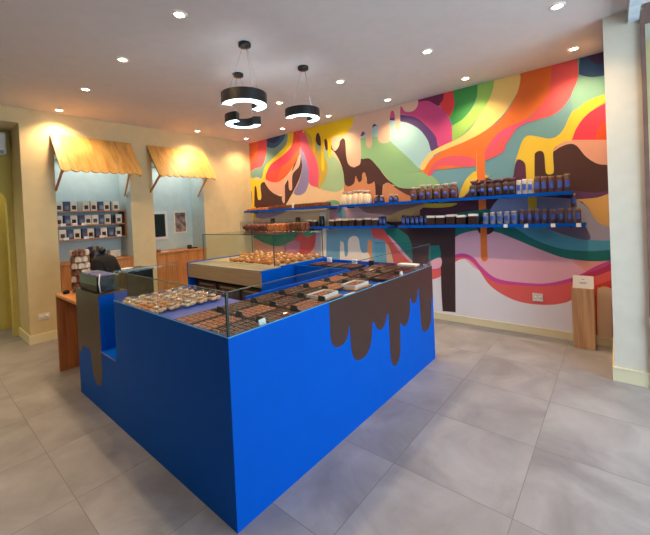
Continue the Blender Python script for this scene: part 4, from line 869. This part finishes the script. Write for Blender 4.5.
# lower shelf, corner part
kq = jar(M['bagd'], M['cream'], .115, .098, None, True)
line(kq, [-3.507,-3.37,-3.236,-3.112,-2.964,-2.821,-2.699], L0, 'square dark jar with cream lid on the lower shelf', 'cream-lidded jars')
line(kq, [-4.032,-3.90], L0, 'square dark jar with cream lid above the pastry case', 'cream-lidded jars by the case')
kn = jar(M['jarn'], M['blackm'], .135, .056)
line(kn, [-2.612,-2.553], L0, 'navy jar with blue label at the shelf gap', 'navy jars at the gap')
line(jar(M['blackm'], M['black'], .17, .09, None), [-3.74,-4.29,-4.95], L0, 'plain black canister on the lower shelf behind the case', 'black canisters')
# lower shelf, pier part
line(kn, [-2.25,-2.184,-2.118,-2.052,-1.986,-1.92], L0, 'navy jar with blue label after the shelf gap', 'navy jars')
line(jar(M['bagd'], M['white'], .125, .112, None, True), [-1.843,-1.716,-1.583,-1.455,-1.315], L0, 'wide dark box jar with white lid on the lower shelf', 'white-lidded box jars')
line(jar(M['jarg'], M['jarw'], .145, .060), [-1.178,-1.10,-1.024,-.948,-.872], L0, 'silver-grey jar with blue label on the lower shelf', 'silver jars')
line(kj, [-.793,-.719,-.648,-.577,-.50,-.427,-.355,-.283], L0, 'brown jar with blue label on the lower shelf', 'brown lower jars', sc=.84)
kj.put((-.317, ys, L0+.185*.84*1.04+.002), .1, 'brown jar stacked on top of the lower-shelf jars next to the pier', 'brown lower jars', (.8,)*3)
for i, x in enumerate([-.942,-.738,-.491,-.275]):
    tag(MB().box(-.02,.02,-.002,0,-.02,.02).build('shelf_tag', M['tagw'], None, (x, YB-.012-.2425, ZL-.003)), 'white price tag on the lower shelf edge, %s from the pier' % ORD[3-i], 'price tag', 'white shelf-edge tags')

# ------------------------------------------------------------------ wooden plinth with card
t = thing('wooden_plinth', 'upright raw oak plinth standing against the mural by the pier', 'plinth', (-.267, 4.455, 0))
MB().box(-.092, .092, -.09, .09, 0, .615, bev=.004).build('plinth_block', M['plinth'], t)
t = thing('tent_card', 'white folded card with faint grey print on the oak plinth', 'card', (-.262, 4.44, .6155))
MB().prism([(-.05,0),(.05,0),(.004,.12),(-.004,.12)], lambda a, b, q: (q, a, b), -.085, .085).build('folded_card', M['white'], t)
pr = MB()
for z, w_ in ((.085,.012),(.055,.03),(.045,.026)):
    y = -.05+.046*z/.12-.0008; pr.add([(-w_,y,z-.002),(w_,y,z-.002),(w_,y+.0015,z+.003),(-w_,y+.0015,z+.003)], [(0,1,2,3)])
pr.build('grey_print', M['grey'], t)
tag(MB().box(-.018,.018,-.012,0,-.04,.04,bev=.004).build('door_latch', M['white'], None, (.21, 3.699, .53)), 'small white latch on the brown window frame beside the pier', 'latch')

# ------------------------------------------------------------------ person, bent over beside the till
def skin_mesh(name, chain, edges, m, parent, sub=2):
    me = bpy.data.meshes.new(name); me.from_pydata([c[0] for c in chain], edges, []); me.materials.append(m)
    o = bpy.data.objects.new(name, me); C.objects.link(o)
    md = o.modifiers.new('skin', 'SKIN'); md.use_smooth_shade = True
    for i, c in enumerate(chain):
        sv = me.skin_vertices[0].data[i]; r = c[1]; sv.radius = r if isinstance(r, tuple) else (r, r)
    me.skin_vertices[0].data[0].use_root = True
    if sub: s = o.modifiers.new('sub', 'SUBSURF'); s.levels = sub; s.render_levels = sub
    if parent: o.parent = parent
    return o
# local frame: +x = the way the person faces, +y = their left, z up
G = (-4.58, 1.455, .015)
body = []; E = []
def V(p, r, link=None):
    body.append((p, r)); i = len(body)-1
    if link is not None: E.append((link, i))
    return i
pel = V((0,0,.58), (.12,.09)); w1 = V((-.01,0,.74), (.11,.08), pel); w2 = V((-.015,0,.89), (.10,.07), w1); w3 = V((.0,0,1.02), (.10,.07), w2)
nk = V((.04,0,1.09), .05, w3); hd0 = V((.075,0,1.11), .055, nk); hd1 = V((.12,0,1.09), (.076,.084), hd0); hd2 = V((.135,0,1.125), (.078,.08), hd1)
hands = []
for sgn in (1, -1):
    sh = V((-.01, .12*sgn, 1.03), .050, w3); el = V((-.06, .17*sgn, .86), .038, sh); wr = V((.13, .15*sgn, .80), .028, el); pm = V((.18, .135*sgn, .795), (.036,.016), wr)
    for q, (dx, dy, r) in enumerate(((.060,.030,.0085),(.068,.010,.009),(.064,-.010,.009),(.052,-.028,.0075))):
        k1 = V((.18+dx*.55, (.135*sgn)+dy, .79), r, pm); V((.18+dx, (.135*sgn)+dy*1.1, .772), r*.85, k1)
    th = V((.185, .135*sgn-.040*sgn, .782), .010, pm); V((.21, .135*sgn-.055*sgn, .772), .008, th)
    hp = V((.02, .09*sgn, .56), .085, pel); kn_ = V((.40, .11*sgn, .52), .058, hp); an = V((.36, .11*sgn, .09), .038, kn_); ft = V((.42, .11*sgn, .045), (.036,.03), an); V((.50, .11*sgn, .035), (.036,.024), ft)
pm_ = mat('person_body', (150,104,82), .6, noise=.03)
nt_ = pm_.node_tree; tcx = nt_.nodes.new('ShaderNodeTexCoord'); sx_ = nt_.nodes.new('ShaderNodeSeparateXYZ'); nt_.links.new(tcx.outputs['Object'], sx_.inputs[0])
def cmp_(o, op, v):
    n = nt_.nodes.new('ShaderNodeMath'); n.operation = op; nt_.links.new(sx_.outputs[o], n.inputs[0]); n.inputs[1].default_value = v; return n.outputs[0]
def comb(op, a, b):
    n = nt_.nodes.new('ShaderNodeMath'); n.operation = op; nt_.links.new(a, n.inputs[0]); nt_.links.new(b, n.inputs[1]); return n.outputs[0]
msk = comb('MAXIMUM', comb('MULTIPLY', cmp_(0, 'GREATER_THAN', .05), cmp_(2, 'GREATER_THAN', 1.04)), comb('MULTIPLY', comb('MULTIPLY', cmp_(0, 'GREATER_THAN', .125), cmp_(2, 'LESS_THAN', .84)), cmp_(2, 'GREATER_THAN', .74)))
mxp = nt_.nodes.new('ShaderNodeMix'); mxp.data_type = 'RGBA'; bs_ = nt_.nodes['Principled BSDF']; src_ = bs_.inputs['Base Color'].links[0].from_socket
nt_.links.new(msk, mxp.inputs['Factor']); mxp.inputs[6].default_value = lin((9,9,13)); nt_.links.new(src_, mxp.inputs[7]); nt_.links.new(mxp.outputs[2], bs_.inputs['Base Color'])
per = skin_mesh('person', body, E, pm_, None)
per.location = G; per.rotation_euler = (0, 0, math.radians(180+36))
tag(per, 'person in black with dark hair and a blue clip, bent over beside the till', 'person')
def shell(name, ids, grow, m):
    mp = {j: i for i, j in enumerate(ids)}
    ch_ = []
    for j in ids:
        p, r = body[j]; r = tuple(a+grow for a in r) if isinstance(r, tuple) else r+grow; ch_.append((p, r))
    ed = [(mp[a], mp[b]) for a, b in E if a in mp and b in mp]
    return skin_mesh(name, ch_, ed, m, per)
arms = []; legs = []
i = 8
for sgn in range(2):
    arms += [i, i+1, i+2]; base_ = i+3+1+8+2; legs.append((base_, base_+1, base_+2)); i = base_+5
shell('black_top', [pel, w1, w2, w3, nk]+arms, .020, M['cloth'])
shell('black_trousers', [pel]+[q for l in legs for q in l], .012, M['cloth'])
h = MB(); bm = bmesh.new(); bmesh.ops.create_icosphere(bm, subdivisions=3, radius=1)
dirf = Vector((.75, 0, -.66)).normalized()
for v in list(bm.verts):
    if v.co.normalized().dot(dirf) > .45: bm.verts.remove(v)
for v in bm.verts:
    k = 1+.03*math.sin(v.co.y*40); v.co = Vector((.105+v.co.x*.112*k, v.co.y*.105*k, 1.125+v.co.z*.108*k))
h.bm(bm, 0, True); h.ball((.02, 0, 1.17), (.05,.05,.045))
h.tube([(.04,.06,1.11),(.06,.09,1.04),(.09,.09,.97)], [.045,.04,.018], 10); h.tube([(.04,-.06,1.11),(.06,-.09,1.04),(.09,-.09,.97)], [.045,.04,.018], 10)
h.build('hair', M['hair'], per)
MB().box(-.012, .03, -.012, .012, 0, .012, bev=.004).build('hair_clip', M['clip'], per, (.085, .055, 1.216), .5)
fc = Vector((.262, 0, 1.065))
for s in (-1, 1):
    MB().ball((0,0,0), .010).build('eye', M['eye'], per, (.195, .03*s, 1.09)); MB().ball((0,0,0), (.012,.006,.018)).build('ear', M['skin'], per, (.115, .088*s, 1.08))
MB().ball((0,0,0), (.016,.010,.016)).build('nose', M['skin'], per, (.198, 0, 1.06))
MB().ball((0,0,0), (.008,.022,.006)).build('mouth', M['lip'], per, (.178, 0, 1.025))
t = thing('black_stool', 'round black stool under the person in black', 'stool', (G[0], G[1], 0), .6)
MB().lathe([(0,.415),(.15,.415),(.16,.43),(.155,.45),(0,.455)], n=24).build('seat', M['blackm'], t)
MB().lathe([(0,.02),(.02,.02),(.02,.415),(0,.415)], n=12).build('column', M['chrome'], t)
for k in range(5):
    a = 2*PI*k/5; MB().tube([(0,0,.05),(.18*math.cos(a),.18*math.sin(a),.016)], [.016,.012], 8).build('leg', M['black'], t)

# ------------------------------------------------------------------ light
wd = bpy.data.worlds.new('sky'); bpy.context.scene.world = wd; wd.use_nodes = True
N = wd.node_tree.nodes; L = wd.node_tree.links; bg = N['Background']
tc = N.new('ShaderNodeTexCoord'); sp_ = N.new('ShaderNodeSeparateXYZ'); L.new(tc.outputs['Generated'], sp_.inputs[0])
cr = N.new('ShaderNodeValToRGB'); cr.color_ramp.elements[0].position = .45; cr.color_ramp.elements[0].color = (.50,.50,.48,1); cr.color_ramp.elements[1].position = .62; cr.color_ramp.elements[1].color = (.55,.74,1,1)
mr = N.new('ShaderNodeMapRange'); mr.inputs[1].default_value = -1; L.new(sp_.outputs[2], mr.inputs[0]); L.new(mr.outputs[0], cr.inputs[0]); L.new(cr.outputs[0], bg.inputs['Color'])
bg.inputs['Strength'].default_value = SKY
area('alcove_fill', (-6.7, .4, 2.7), (0,0,0), .3, .8, 7, (1,.93,.74))  # no lamp known here; fill added to brighten the alcove and arch
area('niche_light', (XL-.22, 1.77, 2.43), (0,0,0), .3, .8, 3.5, (1,.95,.84))
area('niche_light', (XL-.22, 3.03, 2.43), (0,0,0), .3, .8, 3.5, (1,.95,.84))
area('daylight', (XR+.25, 2.1, 1.5), (0, PI/2, 0), 2.6, 3.3, DAY, (.70, .84, 1))

cam = bpy.data.cameras.new('camera'); co = bpy.data.objects.new('camera', cam); C.objects.link(co)
F_, CX_, CY_, YAW, PIT, ROL = 348.4015, 323.7358, 217.7182, .6945, -.0130, -.0453
f = Vector((-math.sin(YAW)*math.cos(PIT), math.cos(YAW)*math.cos(PIT), math.sin(PIT)))
r = Vector((math.cos(YAW), math.sin(YAW), 0)); u = r.cross(f)
r, u = math.cos(ROL)*r+math.sin(ROL)*u, -math.sin(ROL)*r+math.cos(ROL)*u
m4 = Matrix((r, u, -f)).transposed().to_4x4(); m4.translation = (0, 0, 1.5); co.matrix_world = m4
cam.sensor_fit = 'HORIZONTAL'; cam.sensor_width = 36; cam.lens = 36*F_/650
cam.shift_x = (325-CX_)/650; cam.shift_y = (CY_-267.5)/650; cam.clip_start = .02
bpy.context.scene.camera = co
vs_ = bpy.context.scene.view_settings; vs_.view_transform = 'Standard'; vs_.look = 'None'; vs_.exposure = EXPO
